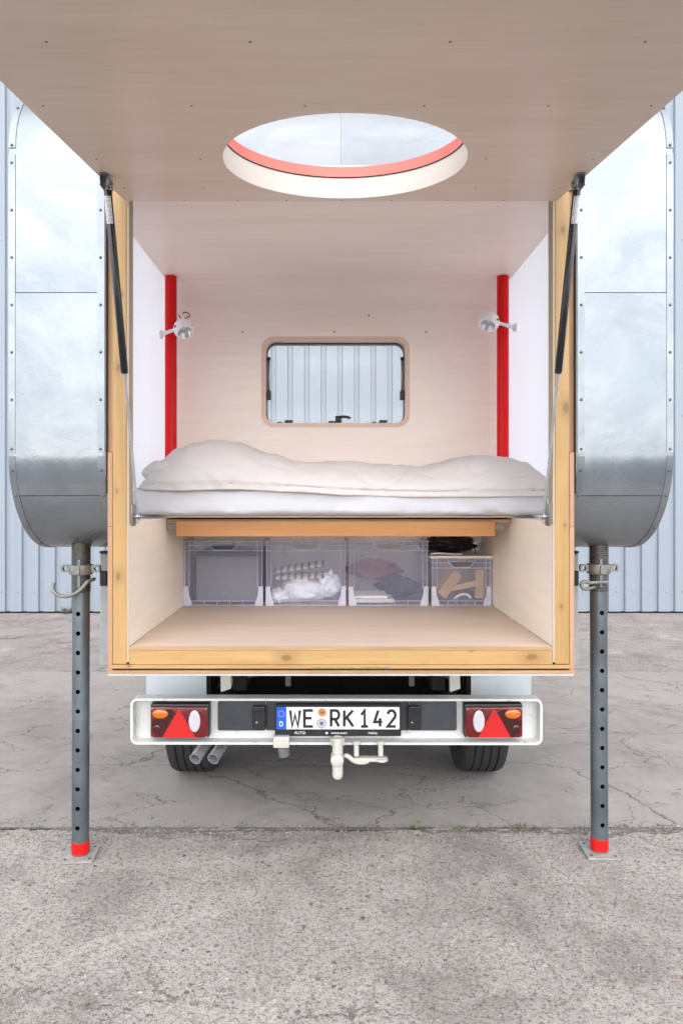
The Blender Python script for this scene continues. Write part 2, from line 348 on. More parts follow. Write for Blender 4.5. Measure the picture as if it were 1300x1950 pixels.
# ground materials
def concrete(name, base, dark, coarse, crack, pebble, seed):
    t = NT(name); v = t.coords((1, 1, 1), False, True)
    ofs = t.node('VectorMath', operation='ADD'); t.l(v, ofs.inputs[0]); ofs.inputs[1].default_value = (seed, seed*1.7, 0); v = ofs.outputs[0]
    big = t.noise(v, .55, 5, .6, .4); mid = t.noise(v, 5, 8, .68); fine = t.noise(v, 90, 4, .7)
    c = t.ramp(big, [(.3, dark), (.68, base)])
    c = t.mix(t.math('MULTIPLY', t.ramp(mid, [(.4, 0.), (.7, 1.)]), .32), c, tuple(q*.66 for q in dark))
    stn = t.noise(v, 1.3, 6, .65, 1.2); c = t.mix(t.math('MULTIPLY', t.ramp(stn, [(.50, 0.), (.68, 1.)]), .5), c, tuple(q*.6 for q in dark))
    h = t.math('MULTIPLY', fine, .35)
    if pebble:
        # sparse pebbles of differing colour, two sizes
        for scl, thr, amt in ((90, .45, .8), (40, .80, .8), (190, .3, .7)):
            d = t.vor(v, scl); n = t.node('TexVoronoi', feature='F1'); n.inputs['Scale'].default_value = scl; t.l(v, n.inputs['Vector'])
            sp = t.node('SeparateColor'); t.l(n.outputs['Color'], sp.inputs[0])
            pres = t.ramp(sp.outputs[0], [(thr, 0.), (thr+.04, 1.)])
            msk = t.math('MULTIPLY', t.ramp(t.math('ADD', d, t.math('MULTIPLY', t.math('SUBTRACT', t.noise(v, scl*1.6, 3, .6), .5), .55)), [(.26, 1.), (.44, 0.)]), pres)
            pc = t.ramp(sp.outputs[1], [(0, (.06, .048, .042)), (.2, (.15, .095, .072)), (.4, (.30, .235, .19)), (.6, (.25, .245, .245)), (.85, (.42, .40, .375)), (1, (.15, .145, .145))])
            c = t.mix(t.math('MULTIPLY', msk, amt), c, pc); h = t.math('ADD', h, t.math('MULTIPLY', msk, .5))
        pt = t.noise(v, 2.6, 7, .7, .6); c = t.mix(t.math('MULTIPLY', t.ramp(pt, [(.50, 0.), (.62, 1.)]), .5), c, tuple(q*.55 for q in dark)); c = t.mix(t.math('MULTIPLY', t.ramp(pt, [(.34, 1.), (.44, 0.)]), .35), c, (.47, .43, .395))
        pit = t.ramp(t.noise(v, 55, 7, .75), [(.54, 0.), (.68, 1.)]); c = t.mix(t.math('MULTIPLY', pit, .5), c, (.105, .092, .085)); h = t.math('SUBTRACT', h, t.math('MULTIPLY', pit, .7))
    else:
        speck = t.ramp(t.noise(v, 60, 4, .7), [(.58, 0.), (.72, 1.)]); c = t.mix(t.math('MULTIPLY', speck, .3), c, (.16, .14, .13))
    # cracks: distorted voronoi edges, broken up
    dn = t.node('TexNoise'); dn.inputs['Scale'].default_value = 3.2; dn.inputs['Detail'].default_value = 7; dn.inputs['Roughness'].default_value = .7; t.l(v, dn.inputs['Vector'])
    dv = t.node('VectorMath', operation='SCALE'); t.l(dn.outputs['Color'], dv.inputs[0]); dv.inputs['Scale'].default_value = .30
    av = t.node('VectorMath', operation='ADD'); t.l(v, av.inputs[0]); t.l(dv.outputs[0], av.inputs[1])
    for cs, wd, gate in crack:
        sc2 = t.node('VectorMath', operation='MULTIPLY'); t.l(av.outputs[0], sc2.inputs[0]); sc2.inputs[1].default_value = (.6, 1.5, 1)
        e = t.vor(sc2.outputs[0], cs, 'DISTANCE_TO_EDGE'); g = t.ramp(t.noise(v, .9+cs*.3, 3), [(gate, 0.), (gate+.08, 1.)])
        k = t.math('MULTIPLY', t.ramp(e, [(wd*.35, 1.), (wd, 0.)]), g)
        c = t.mix(t.math('MULTIPLY', k, .5 if coarse else .85), c, (.06, .052, .046)); h = t.math('SUBTRACT', h, t.math('MULTIPLY', k, 1.2))
    t.set(col=c, rough=.92, spec=.2); t.bump(h, .75 if coarse else .4, .006); return t.m
M['coarse'] = concrete('aggregate_concrete', (.368, .335, .31), (.268, .242, .223), True, ((.8, .006, .5), (1.9, .008, .54)), True, 3.1)
M['smooth'] = concrete('worn_concrete', (.295, .268, .25), (.23, .209, .195), False, ((.9, .0045, .40), (2.6, .007, .46), (6, .012, .54)), False, 11.7)
M['far_coarse'] = concrete('far_aggregate_concrete', (.33, .292, .274), (.26, .23, .215), True, ((.6, .012, .5),), True, 23.3)
M['asphalt'] = simple('asphalt', (.075, .08, .09), .9, var=.3, scale=30, bump=.5, world=True)
M['soil'] = simple('soil', (.07, .06, .05), .95, var=.4, scale=20, world=True)
t = NT('joint_dirt'); v = t.coords((1, 1, 1), False, True); n1 = t.noise(v, 70, 6, .75); n2 = t.noise(v, 9, 5, .6)
t.set(col=t.mix(t.ramp(n2, [(.4, 0.), (.65, 1.)]), t.ramp(n1, [(.3, (.05, .045, .04)), (.5, (.14, .125, .115)), (.72, (.33, .30, .275))]), t.ramp(n1, [(.35, (.10, .09, .08)), (.6, (.27, .245, .225))])), rough=.95, spec=.2); t.bump(n1, .9, .01); M['dirt'] = t.m
t = NT('mixed_stones'); v = t.coords((1, 1, 1), False, True); n1 = t.noise(v, 33, 2, .5)
t.set(col=t.ramp(n1, [(.25, (.06, .05, .045)), (.4, (.17, .11, .085)), (.5, (.26, .23, .21)), (.6, (.15, .145, .145)), (.75, (.42, .39, .36))]), rough=.9, spec=.25); M['stone'] = t.m
M['grass'] = simple('dry_grass', (.10, .11, .035), .8, var=.4, scale=30)
M['moss'] = simple('dry_moss', (.085, .075, .04), .95, var=.4, scale=60)

# ============================================================ GROUND
def struct(name, bm, m, parent=None):
    o = obj(name, bm, m, parent); o['kind'] = 'structure'; return o
b = bmesh.new(); bmesh.ops.create_grid(b, x_segments=1, y_segments=1, size=250); bmesh.ops.translate(b, verts=b.verts[:], vec=(0, 0, -.05)); struct('ground', b, M['soil'])
def jag(y, seed, amp):
    pts = []; x = -16
    while x <= 16.001:
        st = .015 if abs(x) < 3.5 else .2
        a = amp*(noise.noise((x*1.3, seed, 0))*1.2 + noise.noise((x*6, seed, 3))*.8 + noise.noise((x*22, seed, 7))*.6 + .5*noise.noise((x*60, seed, 9)))
        pts.append((x, y + a)); x += st
    return pts
def slab(name, y0, y1, top, m, a0=.012, a1=.012):
    lo = jag(y0, y0*3.3, a0); hi = jag(y1, y1*7.7, a1); b = bmesh.new()
    r = [[b.verts.new((p[0], p[1], z)) for p in L] for L, z in ((lo, -.045), (lo, top), (hi, top), (hi, -.045))]
    for A, B in zip(r, r[1:]):
        for i in range(len(lo)-1): b.faces.new((A[i], A[i+1], B[i+1], B[i]))
    return struct(name, b, m)
slab('concrete_pavement', .2, 2.942, 0, M['coarse'], .005, .03)
slab('concrete_slab', 2.968, 5.61, -.005, M['smooth'], .009, .006)
slab('concrete_apron', 5.63, 8.42, -.010, M['far_coarse'], .01, .004)
b = bmesh.new(); vs = [b.verts.new(p) for p in ((-30, -60, -.002), (30, -60, -.002), (30, .195, -.002), (-30, .195, -.002))]; b.faces.new(vs); struct('asphalt_yard', b, M['asphalt'])
b = bmesh.new(); prev = None; x = -6.0
while x < 6:
    k = max(0, noise.noise((x*1.1, 5, 2))*1.1 + .25 + (.35 if -1.7 < x < -.7 or .35 < x < 1.2 else 0)); w_ = .012 + .12*k*(.55 + .45*noise.noise((x*9, 1, 1)) + .35*noise.noise((x*31, 1, 5)))
    row = [b.verts.new((x, 2.965 - max(.012, w_), .0016)), b.verts.new((x, 2.972 + .02*k*abs(noise.noise((x*14, 8, 5))), .0016 - .004))]
    if prev: b.faces.new((prev[0], row[0], row[1], prev[1]))
    prev = row; x += .012
struct('joint_soil', b, M['dirt'])
# loose grit in and beside the joint, and over the near pavement
ico = []
ib = bmesh.new(); bmesh.ops.create_icosphere(ib, subdivisions=1, radius=1); ib.verts.ensure_lookup_table()
iv = [v.co.copy() for v in ib.verts]; ifc = [[v.index for v in f.verts] for f in ib.faces]; ib.free()
V = []; F = []
def stone(x, y, z, s):
    k = len(V); sx, sy, sz = s*random.uniform(.7, 1.4), s*random.uniform(.7, 1.4), s*random.uniform(.4, .8)
    for q in iv: V.append((x + q.x*sx*random.uniform(.8, 1.1), y + q.y*sy*random.uniform(.8, 1.1), z + q.z*sz))
    for f in ifc: F.append([k+i for i in f])
for i in range(2600):
    x = random.uniform(-2.4, 2.4); y = 2.95 + random.gauss(-.02, .045); stone(x, y, random.uniform(-.004, .002) if not 2.945 < y < 2.968 else -.012, random.choice((.002, .003, .003, .004, .006)))
for i in range(5200):
    x = random.uniform(-1.9, 1.9); y = random.uniform(1.75, 2.93); stone(x, y, -.0008, random.choice((.002, .0025, .003, .003, .004, .005, .007)))
me = bpy.data.meshes.new('grit'); me.from_pydata(V, [], F); me.materials.append(M['stone'])
tag(link(bpy.data.objects.new('grit', me)), 'loose grey grit scattered along the concrete joint and pavement', 'grit', kind='stuff')
# weeds
def weed(name, x, y, z, h, n, spread, label, m):
    b = bmesh.new()
    for i in range(n):
        a = random.uniform(0, 2*PI); r = random.uniform(0, spread); hh = h*random.uniform(.4, 1); ln = random.uniform(.3, 1.1)*hh
        p = Vector((x + r*math.cos(a), y + .5*r*math.sin(a), z)); d = Vector((math.cos(a), math.sin(a), 0)); s = Vector((-d.y, d.x, 0))*.0022
        q = p + d*ln*.4 + Vector((0, 0, hh*.7)); e = p + d*ln + Vector((0, 0, hh))
        vs = [b.verts.new(c) for c in (p-s, p+s, q+s*.8, q-s*.8)]; b.faces.new(vs); b.faces.new((vs[3], vs[2], b.verts.new(e)))
    return tag(obj(name, b, m), label, 'weed', 'weeds in the cracks')
weed('weed', .335, 2.955, -.01, .028, 60, .035, 'small green grass tuft in the joint, nearest the tow hitch', M['grass'])
weed('weed', .52, 2.95, -.01, .024, 50, .03, 'small olive tuft in the joint, second from the tow hitch', M['grass'])
weed('weed', .585, 2.935, -.01, .020, 90, .03, 'brown dry tuft in the joint, third from the tow hitch', M['moss'])
weed('weed', .78, 2.95, -.01, .022, 140, .09, 'wide low strip of dry moss in the joint', M['moss'])
weed('weed', 1.05, 2.955, -.01, .018, 40, .04, 'tiny tuft in the joint beside the right jack', M['grass'])
weed('weed', -3.27, 8.33, 0, .10, 60, .1, 'dry weed at the foot of the cladding, behind the left jack', M['moss'])

# ============================================================ WAREHOUSE
wh = thing('warehouse', (0, 8.42, 0), 'pale blue grey ribbed metal clad warehouse wall behind the camper', 'building')
PITCH = .2045; X0 = -.742
def sheet_profile(xs, k):
    pts = []
    for i in range(k):
        c = xs + i*PITCH
        pts += [(c-.102, 0), (c-.034, 0), (c-.024, .03), (c+.024, .03), (c+.034, 0)]
    pts.append((xs + (k-1)*PITCH + .103, 0)); return pts
shp = None
for s in range(-8, 9):
    xs = X0 + s*5*PITCH
    if shp is None:
        b = bmesh.new(); pr = sheet_profile(xs, 5)
        for (p, q) in zip(pr, pr[1:]):
            vs = [b.verts.new((a[0], 8.40 + a[1], z)) for a, z in ((p, .012), (q, .012), (q, 8.5), (p, 8.5))]; b.faces.new(vs)
        bmesh.ops.remove_doubles(b, verts=b.verts[:], dist=1e-5)
        shp = obj('wall_sheet', b, M['wall_sheet'], wh); base = shp.location.copy(); first = xs
    else:
        o = inst('wall_sheet', shp, wh, wloc(shp)); o.location = base + Vector((xs-first, .002*(s % 2), 0))
    b = bmesh.new()
    for i in range(5):
        for z in (.26, 2.43, 4.6): lathe([(0, -.006), (.009, -.005), (.012, 0)], (xs + i*PITCH - .075, 8.399, z), (0, 1, 0), 8, b)
    o = obj('sheet_screws', b, M['zinc'], wh); o['kind'] = 'stuff'
obj('plinth', box(-9, 9, 8.46, 8.6, -.04, 8.45), M['rubber_gap'], wh)

# ============================================================ CAMPER
YF = 2.47; YB = 3.74; ZB = 1.233; ZT = 3.05; R = .36; HW = 1.198; BX = .843
camper = thing('truck_camper', (0, 2.95, .8), 'riveted aluminium truck camper with rear hatch raised over a pale plywood sleeping box', 'camper')
def profile(off=0.0):
    """closed side outline (y,z) starting on the roof, running backwards over the rear face"""
    pts = []
    for cy, cz, a in ((YF+R, ZT-R, 90), (YF+R, ZB+R, 180), (YB-R, ZB+R, 270), (YB-R, ZT-R, 0)):
        for i in range(15):
            t = math.radians(a + 90*i/14); pts.append((cy + (R+off)*math.cos(t), cz + (R+off)*math.sin(t)))
    return pts
def strip(x0, x1, pts, th, bm=None):
    b = bm or bmesh.new(); rows = []
    n = len(pts)
    for i, p in enumerate(pts):
        a = pts[max(i-1, 0)]; c = pts[min(i+1, n-1)]; d = Vector((c[0]-a[0], c[1]-a[1])).normalized(); nn = Vector((-d.y, d.x))
        rows.append([b.verts.new((x, p[0]+nn.x*o, p[1]+nn.y*o)) for x, o in ((x0, 0), (x1, 0), (x1, th), (x0, th))])
    for A, B in zip(rows, rows[1:]):
        for k in range(4): b.faces.new((A[k], A[(k+1) % 4], B[(k+1) % 4], B[k]))
    b.faces.new(rows[0]); b.faces.new(rows[-1][::-1]); return b
def arc(cy, cz, a0, a1, off=0, n=12): return [(cy + (R+off)*math.cos(math.radians(a0+(a1-a0)*i/n)), cz + (R+off)*math.sin(math.radians(a0+(a1-a0)*i/n))) for i in range(n+1)]
PIN = .858
aL = 180+24.3
rivb = bmesh.new(); lathe([(0, -.0028), (.003, -.0024), (.0050, -.001), (.0056, .001)], (0, 0, 0), (0, 1, 0), 10, rivb); rivm = mesh_of(rivb, M['rivet'], 'rivet', True)
for sgn, side in ((-1, 'left'), (1, 'right')):
    xa, xb = sorted((sgn*PIN, sgn*HW))
    pod = part('side_pod', (sgn*1.03, 2.6, ZB), camper); pod['label'] = 'rounded bright aluminium pod on the %s of the hatch opening' % side
    up = [(3.2, ZT)] + arc(YF+R, ZT-R, 90, 180) + [(YF, 2.18)]
    mid = [(YF, 2.1770), (YF, 1.9), (YF, 1.7)] + arc(YF+R, ZB+R, 180, aL)
    low = arc(YF+R, ZB+R, aL+.45, 270, 0, 14) + [(3.4, ZB)]
    for nm, pts, of in (('metal_sheet', up, -.0012), ('metal_sheet', mid, .0), ('metal_sheet', low, -.0012)):
        q = strip(xa, xb, pts, -.0015, None)
        o = obj(nm, q, M['alu'], pod, True, 50)
        if of: o.location.y -= of; 
    obj('seam_backing', strip(xa+.01, xb-.01, [(YF+.004, 2.25), (YF+.004, 2.10)], .002), M['rubber_gap'], pod)
    obj('seam_backing', strip(xa+.01, xb-.01, arc(YF+R, ZB+R, aL-6, aL+6, -.004, 4), .002), M['rubber_gap'], pod)
    # outer side panel, with an unseen window opening added to let daylight in
    po = profile(-.004); ho = rrect(YF+.06, YB-.06, ZB+.10, ZT-.16, .26, 14)
    ho = sorted(ho, key=lambda p: math.atan2(p[1]-2.14, p[0]-3.105)); po2 = []
    for q in ho:                                        # outer outline sampled along the same rays
        d = Vector((q[0]-3.105, q[1]-2.14)); best = None
        for A, B in zip(po, po[1:]+po[:1]):
            A, B = Vector(A)-Vector((3.105, 2.14)), Vector(B)-Vector((3.105, 2.14)); e = B-A; den = d.x*e.y-d.y*e.x
            if abs(den) < 1e-12: continue
            tt = (A.x*e.y-A.y*e.x)/den; uu = (A.x*d.y-A.y*d.x)/den
            if tt > 0 and -1e-6 <= uu <= 1+1e-6: best = tt if best is None else max(best, tt)
        po2.append((3.105+d.x*best, 2.14+d.y*best))
    obj('side_panel', holed(po2, ho, 'x', sgn*(HW-.016), sgn*(HW-.004)), M['alu'], pod)
    sw = obj('side_pane', prism(ho, 'x', sgn*(HW-.012), sgn*(HW-.009)), M['dome'], pod)  # clear pane in the added opening, out of view, to brighten the cabin
    for x0, x1, inner in ((HW-.021, HW+.003, 0), (PIN-.003, PIN+.022, 1)):
        xa2, xb2 = sorted((sgn*x0, sgn*x1))
        for pts in ([(3.0, ZT)] + arc(YF+R, ZT-R, 90, 178), [(YF, ZT-R-.01), (YF, 2.2), (YF, ZB+R+.006)], arc(YF+R, ZB+R, 181, 268, 0, 14) + [(3.0, ZB)]):
            obj('edge_trim', strip(xa2, xb2, pts, -.0035), M['alu_trim'], pod, True, 50)
        xm = sgn*(x0+x1)/2 if not inner else sgn*(PIN+.010)
        z = 2.648
        zz = []
        while z > 1.63: zz.append(z); z -= .1715
        for z in zz + [1.612, 2.70+.012]:
            inst('rivet', rivm, pod, (xm, YF-.0040, z))
        for ang in (150, 122, 189, 204, 228, 250):
            c = (YF+R, ZT-R) if ang < 180 else (YF+R, ZB+R); t = math.radians(ang)
            inst('rivet', rivm, pod, (xm, c[0]+(R+.0040)*math.cos(t), c[1]+(R+.0040)*math.sin(t)), (-(t-PI), 0, 0))
# roof and centre skin above the hatch, in two sheets with a seam in the middle
for x0, x1 in ((-PIN+.004, -.0004), (.0004, PIN-.004)):
    obj('roof_sheet', strip(x0, x1, [(YF, 2.637)] + arc(YF+R, ZT-R, 180, 90)[1:] + [(3.1, ZT)] + arc(YB-R, ZT-R, 90, 0), .0015), M['alu_roof'], camper, True, 50)
obj('roof_sheet', box(-HW, HW, 3.16, 3.42, ZT-.004, ZT-.0005), M['alu'], camper)
obj('drip_rail', box(-BX, BX, YF-.004, YF+.03, 2.622, 2.640, .003), M['alu_trim'], camper)
# --- front (far) outer wall with the window opening
WX0, WX1, WZ0, WZ1 = -.385, .362, 1.832, 2.272; YW = 3.65
wc = ((WX0+WX1)/2, (WZ0+WZ1)/2); hole = rrect(WX0, WX1, WZ0, WZ1, .05, 8)
obj('front_skin', holed(rect_for(hole, -HW, HW, ZB+R, ZT-R, wc), hole, 'y', YB-.004, YB), M['alu'], camper)
for xq in ((-HW, -.85), (.85, HW)): obj('front_skin', strip(*xq, arc(YB-R, ZB+R, 0, -90) + [(3.0, ZB)], .0015), M['alu'], camper)
obj('front_skin', box(-.85, .85, YB-.003, YB, 1.41, ZB+R), M['alu'], camper)
# --- back wall inside, with ceiling cove
big = rrect(WX0-.022, WX1+.022, WZ0-.022, WZ1+.022, .065, 8)
IW = .89; ZC = 2.565
obj('back_wall', holed(rect_for(big, -IW, IW, 1.2, ZC-.12, wc), big, 'y', YW, YW+.012), M['ply'], camper)
cove = [(YW-.12 + .12*math.cos(math.radians(a)), ZC-.12 + .12*math.sin(math.radians(a))) for a in range(0, 91, 6)]
obj('ceiling', strip(-IW, IW, cove + [(YF+.05, ZC)], -.012), M['ply'], camper, True, 60)
obj('roof_core', box(-IW-.03, IW+.03, YF+.05, YW+.05, ZC+.02, ZC+.05), M['ply_edge'], camper)
for s in (-1, 1):
    x0, x1 = sorted((s*IW, s*(IW+.003)))
    b = bmesh.new(); b.faces.new([b.verts.new((s*IW, y, z)) for y, z in ((2.61, 1.335), (YW+.02, 1.335), (YW+.02, ZC+.012), (YF+.052, ZC+.012), (YF+.052, 1.50))])
    obj('inner_wall', b, M['opal'], camper)  # made translucent so daylight from the added pod openings lights the cabin
    # lower side wall, ledge, uprights
    x0, x1 = sorted((s*.766, s*.775)); obj('lower_wall', box(x0, x1, YF+.004, 4.0, .897, 1.338), M['ply_side'], camper); obj('lining_edge', box(x0, x1, YF, YF+.0035, .84, 1.338), M['ply_rim'], camper)
    x0, x1 = sorted((s*.7655, s*(IW+.01))); obj('ledge', box(x0, x1, 2.61, 3.66, 1.3385, 1.346), M['ply_cream'], camper)
    x0, x1 = sorted((s*.766, s*.7745)); obj('lining_edge', box(x0, x1, YF, YF+.051, 1.3385, 2.55, .001), M['ply_rim'], camper)
    x0, x1 = sorted((s*.7755, s*.826)); obj('post', box(x0, x1, YF+.001, YF+.054, .833, 2.55, .002), M['pine'], camper)
    x0, x1 = sorted((s*.8265, s*.8435)); obj('outer_ply', box(x0, x1, YF-.001, 4.0, .812, 1.33, .001), M['ply_edge'], camper); obj('outer_ply', box(x0, x1, YF-.001, YF+.07, 1.331, 1.60, .001), M['ply_edge'], camper)
    x0, x1 = sorted((s*.8265, s*.8560)); obj('outer_ply', box(x0, x1, YF+.012, YF+.07, 1.602, 2.60, .001), M['ply_edge'], camper)
    x0, x1 = sorted((s*.846, s*.8495)); obj('weather_strip', box(x0, x1, YF-.004, YF+.01, 1.45, 2.60), M['rubber_gap'], camper)
    # red corner pole
    o = obj('corner_pole', lathe([(.03, 1.34), (.03, ZC-.003)], (s*.848 - .006, 3.49, 0), n=28), M['red'], camper, True, 50); o['label'] = 'bright red round corner pole'
    # small white cable hook near the front of the ceiling
    obj('trim_clip', box(*sorted((s*.778, s*.80)), YF+.056, YF+.10, 2.36, 2.43, .008), M['white_plastic'], camper, True, 40)
obj('header', box(-.843, .843, YF+.003, YF+.05, 2.552, 2.60), M['pine_x'], camper)
# floor, sill
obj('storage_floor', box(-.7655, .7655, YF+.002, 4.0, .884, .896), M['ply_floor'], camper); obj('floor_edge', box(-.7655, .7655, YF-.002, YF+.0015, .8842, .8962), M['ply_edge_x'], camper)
obj('sill_rail', box(-.7655, .7655, YF, YF+.05, .832, .8835, .0015), M['pine_x'], camper)
obj('sill_lip', box(-.826, .826, YF-.014, YF+.03, .820, .8315, .0015), M['pine_x'], camper)
obj('sill_edge', box(-.8435, .8435, YF-.004, 3.98, .8005, .8115, .001), M['ply_edge_x'], camper)
obj('base_strip', box(-.8435, .8435, YF+.004, 3.95, .790, .800), M['hitch_white'], camper)
obj('lock_plate', box(-.10, .18, YF-.0155, YF-.013, .8225, .8265), M['zinc'], camper)
obj('storage_back', box(-.84, .84, 4.0, 4.012, .80, 1.4), M['ply_side'], camper)
# bed platform with front board
obj('bed_platform', box(-.764, .764, 3.028, 3.645, 1.322, 1.338), M['ply_edge_x'], camper)
obj('bed_platform', box(-IW+.01, IW-.01, 3.0, 3.645, 1.3475, 1.352), M['ply_cream'], camper)
o = obj('bed_board', box(-.716, .684, 3.0, 3.026, 1.264, 1.331, .002), M['larch'], camper)
for x in (-.741, .708): obj('rail_bracket', box(x-.022, x+.022, 3.022, 3.03, 1.290, 1.318, .002), M['cast'], camper)
# screw dots on the back wall
scb = bmesh.new(); lathe([(0, -.001), (.0045, -.0009), (.006, 0)], (0, 0, 0), (0, 1, 0), 10, scb); scm = mesh_of(scb, M['ply_edge'], 'screw_plug', True)
for px, py in ((462, 632), (636, 632), (811, 632), (702, 601)):
    inst('screw_plug', scm, camper, ((px-630)/356-.036, YW-.0006, 1.445+(943-py)/356))
# --- window
win = part('window', (wc[0], YW, WZ0), camper); win['label'] = 'wide rounded window in the plywood back wall'
fr = rrect(WX0-.022, WX1+.022, WZ0-.022, WZ1+.022, .065, 8)
obj('window_frame', holed(fr, hole, 'y', YW-.004, YB-.005), M['frame_ply'], win, True, 40)
g_in = rrect(WX0+.0035, WX1-.0035, WZ0+.002, WZ1-.007, .047, 8)
obj('window_seal', holed(hole, g_in, 'y', YB-.03, YB+.006), M['black'], win)
obj('window_pane', prism(rrect(WX0+.004, WX1-.004, WZ0+.004, WZ1-.004, .046, 8), 'y', YB-.012, YB-.006), M['pane'], win)
for s, x in ((-1, WX0+.012), (1, WX1-.012)):
    obj('window_stay', tube([(x, YB-.03, WZ0+.17), (x, YB-.03, WZ1-.09)], .006, 8), M['zinc'], win, True)
    obj('stay_clamp', box(x-.012, x+.012, YB-.05, YB-.018, WZ0+.13, WZ0+.18, .004), M['black'], win)
    obj('stay_pivot', box(x-.009, x+.009, YB-.045, YB-.018, WZ1-.093, WZ1-.077, .003), M['black'], win)
for x in (WX0+.12, WX1-.115): 
    obj('window_latch', box(x-.022, x+.022, YB-.045, YB-.014, WZ0+.006, WZ0+.021, .005), M['black'], win)
    obj('latch_stop', box(x-.062, x-.038, YB-.04, YB-.014, WZ0+.006, WZ0+.012, .002), M['black'], win)
hb = box(-.05, .02, YB-.05, YB-.014, WZ0+.006, WZ0+.015, .003); hb = box(-.012, .02, YB-.055, YB-.015, WZ0+.014, WZ0+.034, .004, 2, hb)
hb = tube(bez((-.012, YB-.05, WZ0+.036), (.01, YB-.055, WZ0+.033), (.04, YB-.055, WZ0+.045), (.072, YB-.052, WZ0+.028)), [.004]+[.007]*9+[.002], 8, True, hb)
obj('window_handle', hb, M['black'], win, True, 40)

# --- hatch, hinged above the opening and sloping a little down towards the viewer
HA = math.radians(8.0); hc, hsn = math.cos(HA), math.sin(HA)
HO = Vector((0, 2.456, 2.504)); HU = Vector((0, -hc, -hsn)); HN = Vector((0, -hsn, hc))
def H(x, u, n): return HO + Vector((x, 0, 0)) + HU*u + HN*n
def hatchify(bm):                                  # local (x,u,n) -> world
    for v in bm.verts: v.co = H(v.co.x, v.co.y, v.co.z)
    return bm
hatch = part('hatch', HO, camper); hatch['label'] = 'raised plywood lined hatch with round skylight'
HL = 1.67; HWD = .776; RC = .366; UC = .398; XC = .006
circ = [(XC + RC*math.cos(2*PI*i/64), UC + RC*math.sin(2*PI*i/64)) for i in range(64)]
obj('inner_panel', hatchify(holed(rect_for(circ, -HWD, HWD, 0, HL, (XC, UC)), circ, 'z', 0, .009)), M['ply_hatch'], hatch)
circ2 = [(XC + (RC+.002)*math.cos(2*PI*i/64), UC + (RC+.002)*math.sin(2*PI*i/64)) for i in range(64)]
obj('hatch_core', hatchify(holed(rect_for(circ2, -HWD+.004, HWD-.004, .004, HL-.004, (XC, UC)), circ2, 'z', .0095, .085)), M['ply_edge_x'], hatch)
circ3 = [(XC + (RC-.006)*math.cos(2*PI*i/64), UC + (RC-.006)*math.sin(2*PI*i/64)) for i in range(64)]
obj('outer_skin', hatchify(holed(rect_for(circ2, -HWD-.02, HWD+.02, .002, HL+.01, (XC, UC)), circ2, 'z', .0855, .0875)), M['alu'], hatch)
def ring(r0, r1, n0, n1): return hatchify(holed([(XC + r1*math.cos(2*PI*i/64), UC + r1*math.sin(2*PI*i/64)) for i in range(64)], [(XC + r0*math.cos(2*PI*i/64), UC + r0*math.sin(2*PI*i/64)) for i in range(64)], 'z', n0, n1))
obj('opening_liner', ring(RC-.0015, RC+.0015, .0005, .068), M['liner'], hatch, True, 50)
obj('seal_ring', ring(RC-.004, RC+.0015, .0685, .0715), M['rubber_gap'], hatch, True, 50)
obj('skylight_rim', ring(RC-.003, RC+.0015, .072, .105), M['red_rim'], hatch, True, 50)
dome = [(RC*math.cos(math.radians(a))*.995, .1055 + .05*math.sin(math.radians(a))) for a in range(0, 91, 9)]
bd = bmesh.new(); lathe([(max(r, 0), h) for r, h in dome[:-1]] + [(0, .1555)], (XC, UC, 0), (0, 0, 1), 64, bd); obj('skylight_dome', hatchify(bd), M['dome'], hatch, True)
scb = bmesh.new(); lathe([(0, -.0008), (.0022, -.0007), (.0034, .0005)], (0, 0, 0), (0, 0, 1), 10, scb); scm2 = mesh_of(scb, M['screw'], 'screw', True)
for u, xs in ((.005, (-.57, -.38, -.19, .01, .19, .38, .58)), (.15, (-.74, -.46, .46, .74)), (.43, (-.74, -.42, .42, .745)), (.80, (-.73, -.38, -.10, .20, .50, .74)), (1.1, (-.6, -.2, .2, .6))):
    for x in xs: inst('screw', scm2, hatch, H(x + random.uniform(-.01, .01), u+.006, -.0004), (-HA, 0, 0))
